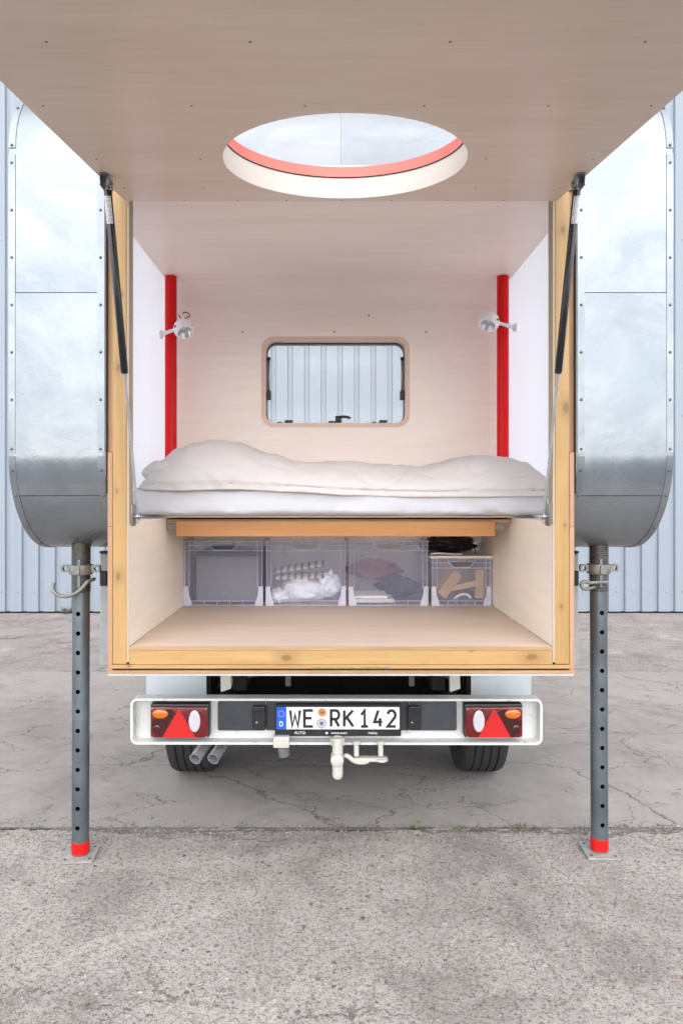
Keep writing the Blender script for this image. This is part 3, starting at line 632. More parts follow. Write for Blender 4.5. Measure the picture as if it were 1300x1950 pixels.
# --- gas struts
for s, sd in ((-1, 'left'), (1, 'right')):
    A = Vector((s*.751, 2.178, 2.452)); B = Vector((s*.748, 2.52, 1.364)); d = (B-A)
    gs = part('gas_strut', B, camper); gs['label'] = 'black gas strut on the %s of the hatch' % sd
    pt = lambda t: A + d*t
    b = lathe([(0, 0), (.0105, .001), (.0125, .004), (.0125, d.length*.505), (.0115, d.length*.512), (.006, d.length*.514), (.006, d.length*.514)], pt(.025), d, 20)
    obj('cylinder', b, M['black_paint'], gs, True, 40)
    obj('piston_rod', tube([pt(.53), pt(.99)], .0048, 12), M['steel_rod'], gs, True, 40)
    obj('end_fitting', tube([pt(-.005), pt(.026)], .0085, 10), M['zinc'], gs, True, 40)
    bb = bmesh.new(); n = 9; L0, L1 = .042, .115; ax = d.normalized(); fx = Vector((1, 0, 0)); fy = ax.cross(fx).normalized()
    if fy.y > 0: fy = -fy
    rows = [[bb.verts.new(pt(q) + .0131*(math.sin(th)*fx + math.cos(th)*fy)) for th in [(-.9 + 1.8*i/(n-1)) for i in range(n)]] for q in (L0, L1)]
    for i in range(n-1): bb.faces.new((rows[0][i], rows[0][i+1], rows[1][i+1], rows[1][i]))
    if 'strutlabel' not in M:
        t = NT('printed_label'); v = t.coords((1, 1, 1), False); wv = t.node('TexWave', bands_direction='X'); wv.inputs['Scale'].default_value = 70; t.l(v, wv.inputs[0])
        nz = t.noise(t.coords((60, 60, 240)), 2, 2); k = t.math('MULTIPLY', t.ramp(wv.outputs['Fac'], [(.55, 0.), (.62, 1.)]), t.ramp(nz, [(.45, 0.), (.5, 1.)]))
        t.set(col=t.mix(k, (.72, .72, .74), (.1, .1, .1)), rough=.4); M['strutlabel'] = t.m
    obj('printed_label', bb, M['strutlabel'], gs, True)
    tb = box(s*.751-.011, s*.751+.011, 2.14, 2.20, 2.455, 2.459, .001); tb = box(s*.751-.015, s*.751-.011, 2.150, 2.195, 2.425, 2.457, .001, 2, tb); tb = box(s*.751+.011, s*.751+.015, 2.150, 2.195, 2.425, 2.457, .001, 2, tb)
    tb = tube([(s*.751-.02, 2.178, 2.44), (s*.751+.02, 2.178, 2.44)], .005, 8, True, tb)
    obj('top_bracket', tb, M['zinc'], gs)
    lb = box(*sorted((s*.766, s*.762)), 2.495, 2.545, 1.332, 1.412, .0015); lb = tube([(s*.764, 2.52, 1.366), (s*.738, 2.52, 1.366)], .007, 10, True, lb); lb = tube([(s*.752, 2.52, 1.366), (s*.743, 2.52, 1.366)], .012, 12, True, lb)
    obj('bottom_bracket', lb, M['zinc'], gs, True, 40)

# ============================================================ JACKS
def boolean(o, cutter):
    m = o.modifiers.new('cut', 'BOOLEAN'); m.object = cutter; m.solver = 'EXACT'; m.operation = 'DIFFERENCE'
    dg = bpy.context.evaluated_depsgraph_get(); dg.update()
    me = bpy.data.meshes.new_from_object(o.evaluated_get(dg)); o.modifiers.clear(); o.data = me
    bpy.data.objects.remove(cutter)
YJ = 2.70
def jack(s, sd, rot, hook, YJ):
    X = ((153 if s < 0 else 1141)-630)/1300*YJ-.036
    j = thing('jack_stand', (X, YJ, 0), 'galvanised steel screw jack with a %s under the %s pod' % ('long curved hook pin' if hook else 'short looped pin', sd), 'jack', 'screw jacks under the camper')
    p = rrect(-.065, .065, -.065, .065, .008, 3); ca, sa = math.cos(rot), math.sin(rot)
    b = prism([(X + x*ca - y*sa, YJ + x*sa + y*ca) for x, y in p], 'z', .002, .011); obj('base_plate', b, M['plate_steel'], j)
    for qx in (-1, 1):
        for qy in (-1, 1):
            x, y = qx*.047, qy*.047; obj('bolt_hole', lathe([(0, 0), (.0055, 0), (.0055, .0006), (0, .0007)], (X + x*ca - y*sa, YJ + x*sa + y*ca, .011), n=10), M['rubber_gap'], j)
    tubeo = obj('perforated_tube', hollow((X, YJ, .012), (X, YJ, 1.07), .0335, .029, 40), M['galv'], j, True, 40)
    cb = bmesh.new(); z = .125
    while z < 1.04: tube([(X, YJ-.06, z), (X, YJ-.005, z)], .0092, 14, True, cb); z += .0772
    c = obj('cutter', cb, M['dark']); c.parent = None; boolean(tubeo, c)
    tubeo.data.materials.clear(); tubeo.data.materials.append(M['galv'])
    obj('tube_core', lathe([(.010, .02), (.010, 1.05)], (X, YJ, 0), n=20), M['dark'], j, True)
    obj('red_band', lathe([(.0338, .016), (.0348, .017), (.0348, .062), (.0338, .063)], (X, YJ, 0), n=32), M['red_tape'], j, True, 40)
    # threaded upper tube
    b = bmesh.new(); prof = []; z = 1.058
    while z < 1.27: prof += [(.0335, z), (.0370, z+.0022), (.0370, z+.0044), (.0335, z+.0066)]; z += .0082
    lathe(prof, (X, YJ, 0), n=32, bm=b); obj('threaded_sleeve', b, M['thread'], j, True, 35)
    obj('sleeve_slot', box(X-.007-.004*s, X+.007-.004*s, YJ-.0385, YJ-.034, 1.075, 1.19, .003), M['galv'], j)
    # collar with lugs
    b = lathe([(.037, 1.128), (.044, 1.129), (.0455, 1.133), (.0455, 1.163), (.044, 1.167), (.037, 1.168)], (X, YJ, 0), n=32)
    for q in (-1, 1):
        lug = rrect(X + min(q*.042, q*.078), X + max(q*.042, q*.078), 1.136, 1.166, .008, 4)
        hl = [(X + q*.063 + .008*math.cos(2*PI*i/len(lug)+PI/8), 1.151 + .008*math.sin(2*PI*i/len(lug)+PI/8)) for i in range(len(lug))]
        holed(lug, hl, 'y', YJ-.012, YJ+.006, b)
    for q in range(6): box(X-.012+.0, X+.012, YJ-.050, YJ-.045, 1.130, 1.166, .002, 1, b) if q == 0 else None
    o = obj('collar_nut', b, M['cast'], j, True, 40)
    # pin
    if hook:
        path = [(X+.045, YJ+.02, 1.107), (X+.052, YJ-.035, 1.108)] + bez((X+.045, YJ-.055, 1.107), (X+.0, YJ-.07, 1.03), (X-.07, YJ-.07, 1.04), (X-.09, YJ-.06, 1.075), 14) + [(X-.088, YJ-.06, 1.092), (X-.084, YJ-.058, 1.102)]
    else:
        path = [(X+.02, YJ-.045, 1.10), (X-.04, YJ-.05, 1.098)] + bez((X-.055, YJ-.05, 1.096), (X-.10, YJ-.05, 1.12), (X-.10, YJ-.05, 1.06), (X-.055, YJ-.045, 1.074), 12) + [(X-.03, YJ-.03, 1.078), (X+.02, YJ+.02, 1.08)]
    obj('locking_pin', tube(path, .0072, 10), M['cast'], j, True, 60)
    j.rotation_euler.y = -s*math.radians(.18)
    return j
jack(-1, 'left', .10, True, 2.735); jack(1, 'right', -.06, False, 2.76)

# ============================================================ LAMPS
def lamp(s, c, aim, pole, label, cable):
    c = Vector(c); aim = Vector(aim).normalized()
    L = thing('reading_lamp', (s*.888, c.y, c.z-.02), label, 'lamp', 'reading lamps')
    r = .052
    prof = [(0, -r)] + [(r*math.sin(math.radians(a)), -r*math.cos(math.radians(a))) for a in range(10, 128, 9)]
    re, he = prof[-1]
    b = lathe(prof + [(re-.003, he+.001), (re-.006, he-.002)], c, aim, 32); obj('lamp_head', b, M['white_plastic'], L, True, 60)
    b = lathe([(re-.005, he-.001), (re-.012, he-.02), (.018, he-.045), (.012, he-.05), (0, he-.05)], c, aim, 32); obj('reflector', b, M['chrome'], L, True, 60)
    obj('lamp_bulb', lathe([(0, he-.028), (.007, he-.03), (.009, he-.036), (.009, he-.05)], c, aim, 14), M['white_plastic'], L, True)
    w = Vector((s*.889, c.y-.005, c.z-.028)); e = c + Vector((s*.045, -.012, -.006))
    obj('lamp_arm', tube([w, w.lerp(e, .5)+Vector((0, 0, -.001)), e], [.012, .009, .008], 12), M['white_plastic'], L, True, 60)
    obj('wall_mount', lathe([(0, .012), (.018, .011), (.022, .006), (.022, 0)], w, (-s, 0, 0), 20), M['white_plastic'], L, True, 40)
    obj('pivot_screw', lathe([(0, .004), (.006, .003), (.006, -.004)], c + Vector((s*.035, -.040, .004)), (s*.5, -1, 0), 10), M['screw'], L, True)
    if cable:
        pts = bez(c + Vector((-.038, .05, .085)), c + Vector((-.01, .03, .03)), c + Vector((0, .0, .06)), c + Vector((.02, 0, .062)), 10) + bez(c + Vector((.026, 0, .062)), c + Vector((.04, 0, .075)), c + Vector((.0, 0, .098)), c + Vector((-.005, 0, .076)), 10)
        obj('lamp_cable', tube(pts, .0025, 6), M['black'], L, True)
lamp(-1, (-.772, 3.42, 2.278), (.35, -.55, -.75), 0, 'white ball reading lamp on the left wall with a black cable loop', True)
lamp(1, (.755, 3.42, 2.312), (-.35, -.55, -.75), 0, 'white ball reading lamp beside the right red pole, no cable showing', False)

# ============================================================ BEDDING
def interp(tab, x):
    if x <= tab[0][0]: return tab[0][1]
    for (a, p), (b, q) in zip(tab, tab[1:]):
        if x <= b: 
            k = (x-a)/(b-a); k = k*k*(3-2*k); return p + (q-p)*k
    return tab[-1][1]
def loft(rows, closed=True):
    b = bmesh.new(); R_ = [[b.verts.new(p) for p in r] for r in rows]; n = len(rows[0])
    for A, B in zip(R_, R_[1:]):
        for k in range(n): b.faces.new((A[k], A[(k+1) % n], B[(k+1) % n], B[k]))
    b.faces.new(R_[0][::-1]); b.faces.new(R_[-1]); return b
# mattress with fitted sheet
rows = []
NX = 180
for i in range(NX+1):
    x = -.884 + 1.768*i/NX; e = min(1, max(0, (.884-abs(x))/.02)); e = math.sqrt(1-(1-e)**2)
    row = []
    for k in range(44):
        t = 2*PI*k/44; cy, cz = math.cos(t), math.sin(t)
        q = 2/6; y = 3.27 + .368*math.copysign(abs(cy)**q, cy)*(1-.03*(1-e)); z = 1.418 + .0655*math.copysign(abs(cz)**q, cz)*(.75+.25*e)
        if cy < .0 :
            f = max(0, -cy)
            wr = noise.noise((x*5 + z*18, z*7, 1.3))*.010 + (.5-abs(noise.noise((x*6 + z*26, z*4, 4.3))))*.026*max(0, noise.noise((x*2.1, 3, 3))+.35) + (.4-abs(noise.noise((x*13 - z*40, 2, 8))))*.009
            y -= wr*f; 
        z += .004*noise.noise((x*4, y*4, 3))
        row.append((x, y, max(z, 1.3525)))
    rows.append(row)
tag(obj('mattress', loft(rows), M['sheet'], None, True, 70), 'white sheeted mattress lying across the sleeping box', 'mattress')
# pillow, left end
rows = []
for i in range(41):
    u = -1 + 2*i/40; x = -.735 + .135*u; e = max(.02, (1-abs(u)**3))**.5; row = []
    for k in range(40):
        t = 2*PI*k/40; y = 3.18 + .27*math.copysign(abs(math.cos(t))**.7, math.cos(t))*(.6+.4*e); h = .062*math.copysign(abs(math.sin(t))**.8, math.sin(t))*e
        z = 1.484 + .062 + h + (.012*noise.noise((x*16, y*9, 2)) + .010*noise.noise((x*34+y*12, y*10, 6)) if h > 0 else 0)
        z += .02*max(0, (x+.80)/.2) if h > 0 else 0
        row.append((x, y, z))
    rows.append(row)
tag(obj('pillow', loft(rows), M['duvet'], None, True, 80), 'cream pillow tucked under the left end of the duvet', 'pillow')
# duvet
sil = [(288, 925), (296, 905), (315, 873), (345, 853), (375, 842), (405, 838), (450, 842), (520, 862), (565, 876), (600, 879), (650, 879), (720, 884), (800, 888), (835, 880), (880, 870), (905, 867), (960, 871), (995, 879), (1015, 893), (1030, 915), (1040, 938)]
SD = 413.
ztab = [((p-630)/SD-.036, 1.445+(943-q)/SD) for p, q in sil]
btab = [(-.86, 1.462), (-.70, 1.458), (-.45, 1.463), (-.2, 1.452), (.05, 1.437), (.3, 1.430), (.6, 1.431), (.9, 1.434)]
rows = []; NX = 380; NK = 150; xA, xB = ztab[0][0], ztab[-1][0]
for i in range(NX+1):
    f = i/NX; x = xA + (xB-xA)*f; zt = interp(ztab, x) ; zb = interp(btab, x)
    e = min(1, min(x-xA, xB-x)/.10); e = math.sqrt(max(0.0004, 1-(1-e)**2)); row = []
    yf = 2.872 + .03*noise.noise((x*2.5, 4, 4)) + (1-e)*.07; yb = 3.60 - (1-e)*.04
    for k in range(NK):
        t = 2*PI*k/NK; c, s_ = math.cos(t), math.sin(t)
        # cross-section: bulging front edge, top sloping up to the middle, flat underside
        yy = (yf+yb)/2 - (yb-yf)/2*math.copysign(abs(c)**.62, c)
        if s_ >= 0:
            sh = abs(s_)**.62; ramp = .62 + .38*math.sin(min(1, max(0, (yy-yf)/.26))*PI/2)
            z = zb + .012 + (zt - zb - .012)*sh*ramp
        else: z = zb + .012 + (-.012)*abs(s_)**.5
        w1 = noise.noise((x*3.2 + yy*2, yy*3.2, 1.1))*.012 + noise.noise((x*9 - yy*7, yy*8 + x*3, 5.1))*.0065 + noise.noise((x*21 + z*22, yy*14, 9.1))*.0035
        w2 = .007*max(0, 1-abs(noise.noise((x*4.5 - z*9, yy*3 + x*1.5, 2.2)))*9) + .005*max(0, 1-abs(noise.noise((x*7 + z*14, yy*5 - x*2, 7.7)))*8)
        up = max(0, s_)
        z += (w1*.8 - w2*.55)*up**.5*e; yy += (-w1*1.0 + w2*.5)*max(0, c)*e
        if 1.345 + .14 > z and 2.91 < yy < 3.6: z = max(z, 1.486)
        # double hem line along the front
        if c > 0 and s_ >= 0:
            hz = z - (zb + .030); yy += .010*math.exp(-(hz/.005)**2)*e
        row.append((x, yy, z))
    rows.append(row)
tag(obj('duvet', loft(rows), M['duvet'], None, True, 80), 'crumpled cream duvet heaped on the white mattress', 'duvet')

# ============================================================ STORAGE BOXES
YBN = 3.38
def bin_(x0, x1, h, label, d=.57):
    z0 = .8975; c = (x0+x1)/2; g = .008
    o = thing('storage_box', (c, YBN+d/2, z0), label, 'storage box', 'clear storage boxes under the bed')
    w = (x1-x0)/2; hw0 = w-.012; zr = z0+h
    # shell: tapered sides, open top, hand hole in the front
    n = 28; zt = zr-.048
    def wall(a, bq, z_0, z_1, nm='side'):
        pass
    b = bmesh.new()
    P = lambda x, y, z: b.verts.new((x, y, z))
    # front wall below the hand hole band
    f0, f1 = [P(c-hw0, YBN+.010, z0), P(c+hw0, YBN+.010, z0)], [P(c+w-.006, YBN+.004, zt), P(c-w+.006, YBN+.004, zt)]; b.faces.new(f0+f1)
    k0, k1 = [P(c-hw0, YBN+d-.010, z0), P(c+hw0, YBN+d-.010, z0)], [P(c+w-.006, YBN+d-.004, zr), P(c-w+.006, YBN+d-.004, zr)]; b.faces.new(k0+k1)
    tl, trr = P(c-w+.006, YBN+.004, zr), P(c+w-.006, YBN+.004, zr)
    b.faces.new((f0[0], f1[1], tl, k1[1], k0[0])); b.faces.new((f0[1], f1[0], trr, k1[0], k0[1])); b.faces.new((f0[0], f0[1], k0[1], k0[0]))
    obj('shell', b, M['bin'], o)
    # band with trapezoid hand hole
    hx = min(.072, w*.42); a = [(c-w+.005, zt), (c-hx*.62, zt), (c+hx*.62, zt), (c+w-.005, zt), (c+w-.005, zr), (c+hx, zr), (c-hx, zr), (c-w+.005, zr)]
    hz0, hz1 = zt+.003, zr-.020
    b = bmesh.new(); y = YBN+.003
    q = lambda x, z: b.verts.new((x, y, z))
    A = [q(*p) for p in a]; Hh = [q(c-hx*.62, hz0), q(c+hx*.62, hz0), q(c+hx, hz1), q(c+hx*.5, hz1+.005), q(c-hx*.5, hz1+.005), q(c-hx, hz1)]
    b.faces.new((A[0], A[1], Hh[0], Hh[5], A[6], A[7])); b.faces.new((A[1], A[2], Hh[1], Hh[0])); b.faces.new((A[2], A[3], A[4], A[5], Hh[2], Hh[1])); b.faces.new((A[5], A[6], Hh[5], Hh[4], Hh[3], Hh[2]))
    obj('hand_hole_band', b, M['bin'], o)
    e = .0022
    def bar(xa, xb, za, zb, nm, yo=0, dp=.012, m='bin_rib'): return obj(nm, box(xa, xb, YBN-.004+yo, YBN-.004+yo+dp, za, zb, .001, 1), M[m], o)
    # rim, band ribs, verticals
    rb = box(c-w, c+w, YBN-.006, YBN+.006, zr-.004, zr, .001, 1); rb = box(c-w, c-w+.004, YBN+.006, YBN+d, zr-.004, zr, 0, 1, rb); rb = box(c+w-.004, c+w, YBN+.006, YBN+d, zr-.004, zr, 0, 1, rb); rb = box(c-w+.004, c+w-.004, YBN+d-.008, YBN+d, zr-.004, zr, 0, 1, rb)
    obj('rim', rb, M['bin_rib'], o)
    for xa, xb in ((c-w+.002, c-hx*.8), (c+hx*.8, c+w-.002)): bar(xa, xb, zr-.026, zr-.0235, 'rib')
    bar(c-w+.002, c+w-.002, zt-.003, zt, 'rib')
    for x in (c-w*.10, c+w*.10): bar(x-.0012, x+.0012, zr-.019, zr-.004, 'rib')
    b = tube([(c-hx*1.03, YBN-.002, zr-.004), (c-hx*1.03, YBN-.002, hz1), (c-hx*.62, YBN-.002, hz0-.001), (c+hx*.62, YBN-.002, hz0-.001), (c+hx*1.03, YBN-.002, hz1), (c+hx*1.03, YBN-.002, zr-.004)], .0018, 6); obj('hand_hole_rim', b, M['bin_rib'], o)
    obj('hand_hole_rim', tube([(c-hx, YBN-.002, hz1), (c-hx*.5, YBN-.002, hz1+.005), (c+hx*.5, YBN-.002, hz1+.005), (c+hx, YBN-.002, hz1)], .0015, 6), M['bin_rib'], o)
    for q_ in (-1, 1):
        for dx in (.008, .030): bar(*sorted((c+q_*(w-dx), c+q_*(w-dx-.0022))), z0+.09, zr-.004, 'corner_rib')
        # widened foot of the corner
        pts = [(c+q_*(w-.004), z0), (c+q_*(w-.004), z0+.095), (c+q_*(w-.026), z0+.095), (c+q_*(w-.030), z0+.05), (c+q_*(w-.042), z0+.018), (c+q_*(w-.044), z0)]
        obj('corner_foot', prism(pts, 'y', YBN-.001, YBN+.004), M['bin_rib'], o)
    bar(c-w+.040, c+w-.040, z0+.001, z0+.004, 'rib'); bar(c-w+.042, c+w-.042, z0+.022, z0+.0245, 'rib')
    for k in range(1, 5):
        x = c-w+.04 + (2*w-.08)*k/5; bar(x-.001, x+.001, z0+.004, z0+.022, 'rib')
    return o
XB = [(-.770+.037-.036, -.372-.0+.0), ]
bx = lambda p: (p-630)/385-.036
bin_(bx(348), bx(502), .322, 'tall clear storage box holding a grey case, leftmost under the bed')
bin_(bx(504), bx(660), .322, 'tall clear storage box with striped cloth and white bag inside')
bin_(bx(662), bx(817), .322, 'tall clear storage box with only papers low inside, third from left')
bin_(bx(820), bx(937), .236, 'low clear storage box of wood offcuts, rightmost under the bed')
z0 = .905
# contents
tag(obj('grey_case', box(bx(348)+.055, bx(502)-.03, 3.43, 3.86, z0, z0+.235, .006), M['grey_box'], None), 'dark grey case inside the leftmost clear box', 'case')
lid = obj('case_lid', box(bx(348)+.05, bx(502)-.025, 3.425, 3.865, z0+.2355, z0+.252, .004), M['darkcloth'], bpy.data.objects['grey_case'])
b = bmesh.new()
for q, (zz, tl) in enumerate(((.15, .10), (.118, .02))):
    rows = []
    for i in range(25):
        f = i/24; x = bx(517) + f*(.26 + .0*q); row = []
        for k in range(14):
            t = 2*PI*k/14; row.append((x, 3.52 + .085*math.cos(t) + .004*q, z0 + zz + tl*.38*f + (.004 + .011*min(1, f*6+.2))*math.sin(t) + .004*noise.noise((x*14, q, k*.3))))
        rows.append(row)
    join(b, loft(rows))
tag(obj('folded_cloth', b, M['stripe'], None, True, 70), 'folded striped cloth lying in the second clear box', 'cloth')
def lump(c, r, seed, amp=.25, n=3):
    b = bmesh.new(); bmesh.ops.create_icosphere(b, subdivisions=n+1, radius=1)
    for v in b.verts:
        d = v.co.copy(); f = 1 + amp*noise.noise(d*2.2 + Vector((seed, 0, 0))) + amp*.6*noise.noise(d*5 + Vector((0, seed, 0))) + amp*.3*abs(noise.noise(d*11 + Vector((0, seed, 4))))
        v.co = Vector((c[0] + d.x*f*r[0], c[1] + d.y*f*r[1], max(c[2] + d.z*f*r[2], .9)))
    return b
b = lump((bx(575), 3.50, z0+.058), (.125, .085, .060), 3.3, .3); join(b, lump((bx(628), 3.49, z0+.085), (.055, .06, .062), 8.3, .3)); join(b, lump((bx(530), 3.46, z0+.03), (.045, .05, .035), 5.5, .4))
tag(obj('plastic_bag', b, M['cloth_white'], None, True), 'crumpled white plastic bag in the second clear box', 'bag')
b = box(bx(668), bx(752), 3.42, 3.6, z0, z0+.018, .004); b = box(bx(672), bx(740), 3.44, 3.62, z0+.0185, z0+.034, .004, 2, b)
tag(obj('paper_stack', b, M['paper']), 'low stack of cream paper in the third clear box', 'paper')
tag(obj('red_bundle', lump((bx(720), 3.78, z0+.13), (.13, .07, .05), 12.1, .45), M['redcloth'], None, True), 'dull red cloth bundle deep in the third clear box', 'cloth')
tag(obj('dark_bundle', lump((bx(770), 3.70, z0+.045), (.11, .12, .05), 15.1, .5), M['darkcloth'], None, True), 'dark blue bundle low in the third clear box', 'cloth')
def plank(p, q, w, h, label):
    p, q = Vector(p), Vector(q); d = (q-p); b = box(-d.length/2, d.length/2, -w/2, w/2, -h/2, h/2, .002)
    rot = d.to_track_quat('X', 'Z').to_matrix(); c = (p+q)/2
    for v in b.verts: v.co = rot @ v.co + c
    tag(obj('wood_offcut', b, M['kraft']), label, 'wood', 'offcuts in the low clear box')
plank((bx(836), 3.44, z0+.04), (bx(870), 3.47, z0+.15), .10, .055, 'leaning thick wood offcut at left in the low clear box')
plank((bx(862), 3.42, z0+.075), (bx(910), 3.42, z0+.10), .03, .028, 'thin slanting stick across the low clear box')
plank((bx(918), 3.46, z0+.02), (bx(918), 3.46, z0+.165), .05, .045, 'upright wood offcut at right in the low clear box')
tag(obj('white_tool', tube(bez((bx(866), 3.405, z0+.02), (bx(880), 3.405, z0+.06), (bx(895), 3.405, z0+.05), (bx(898), 3.405, z0+.025)), .006, 8), M['white_plastic'], None, True), 'small curved white tool at the front of the low clear box', 'tool')
tag(obj('cover_board', box(bx(818), bx(938), 3.375, 3.93, .897+.2385, .897+.2465, .002), M['ply_cream']), 'cream board lying on top of the low clear box', 'board')
tag(obj('black_bag', lump((bx(870), 3.66, 1.19), (.14, .16, .045), 21.0, .3), M['black'], None, True), 'black bag stuffed above the low clear box', 'bag')
tag(obj('cable', tube([(bx(822), 3.42, 1.150), (bx(838), 3.41, 1.156), (bx(852), 3.42, 1.152), (bx(868), 3.43, 1.1485), (bx(885), 3.44, 1.1485)], .004, 8), M['white_plastic'], None, True), 'white cable lying on the cream board', 'cable')
tag(obj('strap', tube(bez((bx(890), 3.5, 1.2), (bx(900), 3.44, 1.2), (bx(912), 3.42, 1.18), (bx(908), 3.42, 1.150)), .004, 8), M['black'], None, True), 'thin black strap hanging by the black bag', 'strap')

# ============================================================ TRUCK
truck = thing('flatbed_truck', (0, 4.4, 0), 'white flatbed truck carrying the camper, rear bumper and plate showing', 'truck')
YP = 2.91; bxp = lambda p: (p-630)/447-.036; bz = lambda q: 1.445-(q-943)/447
# bumper: recessed plate with a rolled rim
bump = part('bumper', (0, YP, .37), truck)
x0, x1, zl, zh = bxp(248), bxp(1033), bz(1419), bz(1331)
obj('bumper_plate', prism(rrect(x0+.006, x1-.006, zl+.006, zh-.006, .02, 5), 'y', YP+.055, YP+.060), M['truck_white'], bump)
ol = rrect(x0, x1, zl, zh, .028, 6); il = rrect(x0+.010, x1-.010, zl+.010, zh-.010, .019, 6)
b = holed(ol, il, 'y', YP, YP+.058); bmesh.ops.bevel(b, geom=[e for e in b.edges if all(abs(v.co.y-YP) < 1e-5 for v in e.verts) and abs(e.calc_face_angle(0)-PI/2) < .3], offset=.004, segments=3, affect='EDGES')
# sag of the lower flange towards the hitch
for v in b.verts:
    v.co.z += .004*noise.noise((v.co.x*2, v.co.z, 0))
obj('bumper_rim', b, M['truck_white'], bump, True, 40)
for s in (-1, 1): obj('bumper_bracket', prism([(s*.50-.022, .80), (s*.50+.022, .80), (s*.50+.028, .60), (s*.50-.016, .585)], 'y', YP+.07, YP+.10), M['hitch_white'], bump)
# dark centre panel
obj('plate_backing', box(bxp(505), bxp(780), YP+.040, YP+.054, bz(1398), bz(1336), .003), M['panel_dark'], bump)
for a, c in ((412, 503), (782, 872)):
    obj('dark_cover', prism(rrect(bxp(a), bxp(c), bz(1397), bz(1340), .008, 4), 'y', YP+.034, YP+.054), M['panel_dark'], bump)
for a in (492, 789):
    pl = part('plate_lamp', (bxp(a), YP+.02, bz(1395)), bump)
    obj('lamp_housing', box(bxp(a-12), bxp(a+13), YP+.010, YP+.033, bz(1393), bz(1347), .005, 3), M['black'], pl)
    obj('lamp_hood', box(bxp(a-11), bxp(a+12), YP-.002, YP+.012, bz(1357), bz(1346), .004, 3), M['black'], pl)
    obj('lamp_screw', lathe([(0, -.003), (.004, -.002), (.004, .002)], (bxp(a-4), YP+.009, bz(1378)), (0, 1, 0), 10), M['zinc'], pl)
# number plate
plate = part('license_plate', (bxp(644), YP+.02, bz(1403)), truck); plate['label'] = 'white number plate reading WE RK 142'
px0, px1, pz0, pz1 = bxp(523), bxp(764), bz(1404), bz(1344)
obj('plate_frame', prism(rrect(px0, px1, pz0, pz1, .006, 4), 'y', YP+.010, YP+.038), M['black'], plate)
ay0, ay1 = bz(1391.5), bz(1347)
obj('plate_face', prism(rrect(bxp(545), bxp(761.5), ay0, ay1, .005, 4), 'y', YP+.0075, YP+.0098), M['plate_white'], plate)
obj('plate_border', holed(rrect(bxp(525), bxp(762), ay0-.0005, ay1+.0005, .006, 4), rrect(bxp(525)+.0025, bxp(762)-.0025, ay0+.002, ay1-.002, .004, 4), 'y', YP+.0062, YP+.0096), M['ink'], plate)
obj('country_strip', box(bxp(526), bxp(545)-.0005, YP+.0070, YP+.0096, ay0+.001, ay1-.001), M['plate_blue'], plate)
def stroke(pts, w, y, bm, closed=False):
    """flat mitred ribbon in the x-z plane, 1 mm thick"""
    n = len(pts); L = []; Rr = []
    for i in range(n):
        p = Vector(pts[i]); a = Vector(pts[i-1]) if (i > 0 or closed) else None; c = Vector(pts[(i+1) % n]) if (i < n-1 or closed) else None
        d1 = (p-a).normalized() if a else (c-p).normalized(); d2 = (c-p).normalized() if c else d1
        n1 = Vector((-d1.y, d1.x)); n2 = Vector((-d2.y, d2.x)); m = (n1+n2); m = m.normalized() if m.length > 1e-6 else n1; k = w/2/max(.45, m.dot(n1))
        L.append(p+m*k); Rr.append(p-m*k)
    rg = range(n if closed else n-1)
    for (ya, flip) in ((y, 0),):
        VL = [bm.verts.new((p.x, y, p.y)) for p in L]; VR = [bm.verts.new((p.x, y, p.y)) for p in Rr]; BL = [bm.verts.new((p.x, y+.001, p.y)) for p in L]; BR = [bm.verts.new((p.x, y+.001, p.y)) for p in Rr]
        for i in rg:
            j = (i+1) % n
            bm.faces.new((VL[i], VR[i], VR[j], VL[j])); bm.faces.new((VL[i], VL[j], BL[j], BL[i])); bm.faces.new((VR[i], BR[i], BR[j], VR[j]))
def curve_pts(c, rx, rz, a0, a1, n=8): return [(c[0] + rx*math.cos(math.radians(a0+(a1-a0)*i/n)), c[1] + rz*math.sin(math.radians(a0+(a1-a0)*i/n))) for i in range(n+1)]
GL = {'W': [[(0, 1), (.2, 0), (.5, .72), (.8, 0), (1, 1)]], 'E': [[(1, 1), (.06, 1), (.06, 0), (1, 0)], [(.06, .52), (.85, .52)]],
      'R': [[(.06, 0), (.06, 1), (.6, 1)] + curve_pts((.6, .73), .38, .27, 80, -90, 7) + [(.06, .46)], [(.5, .46), (.98, 0)]],
      'K': [[(.06, 0), (.06, 1)], [(.95, 1), (.1, .44)], [(.32, .58), (.98, 0)]],
      '1': [[(.05, .72), (.52, 1), (.52, 0)], [(0, 0), (1, 0)]], '4': [[(.5, 1), (.04, .28), (1, .28)], [(.74, .52), (.74, 0)]],
      '2': [curve_pts((.5, .70), .45, .30, 165, -25, 10) + [(.06, .0), (1, .0)]], 'D': [[(.06, 0), (.06, 1), (.45, 1)] + curve_pts((.45, .5), .52, .5, 75, -75, 8) + [(.45, 0), (.06, 0)]]}
for ch, a, c in (('W', 551, 572), ('E', 577, 597), ('R', 628, 647), ('K', 653, 674), ('1', 686, 702), ('4', 711, 729), ('2', 736, 755)):
    b = bmesh.new(); za, zb = bz(1385), bz(1354.5); xa, xb = bxp(a)+.003, bxp(c)-.003
    for i, st in enumerate(GL[ch]): stroke([(xa + p[0]*(xb-xa), za + p[1]*(zb-za)) for p in st], .0112, YP+.0058-.0003*i, b)
    obj('letter' if ch.isalpha() else 'digit', b, M['ink'], plate)
b = bmesh.new(); stroke([(bxp(532) + p[0]*.014, bz(1384) + p[1]*.018) for p in GL['D'][0]], .0032, YP+.0055, b); obj('country_letter', b, M['white_ink'], plate)
b = bmesh.new()
for i in range(12):
    t = 2*PI*i/12; lathe([(0, -.0012), (.0016, -.001), (.0016, .001)], (bxp(535.3) + .0125*math.cos(t), YP+.0068, bz(1361) + .0125*math.sin(t)), (0, 1, 0), 6, b)
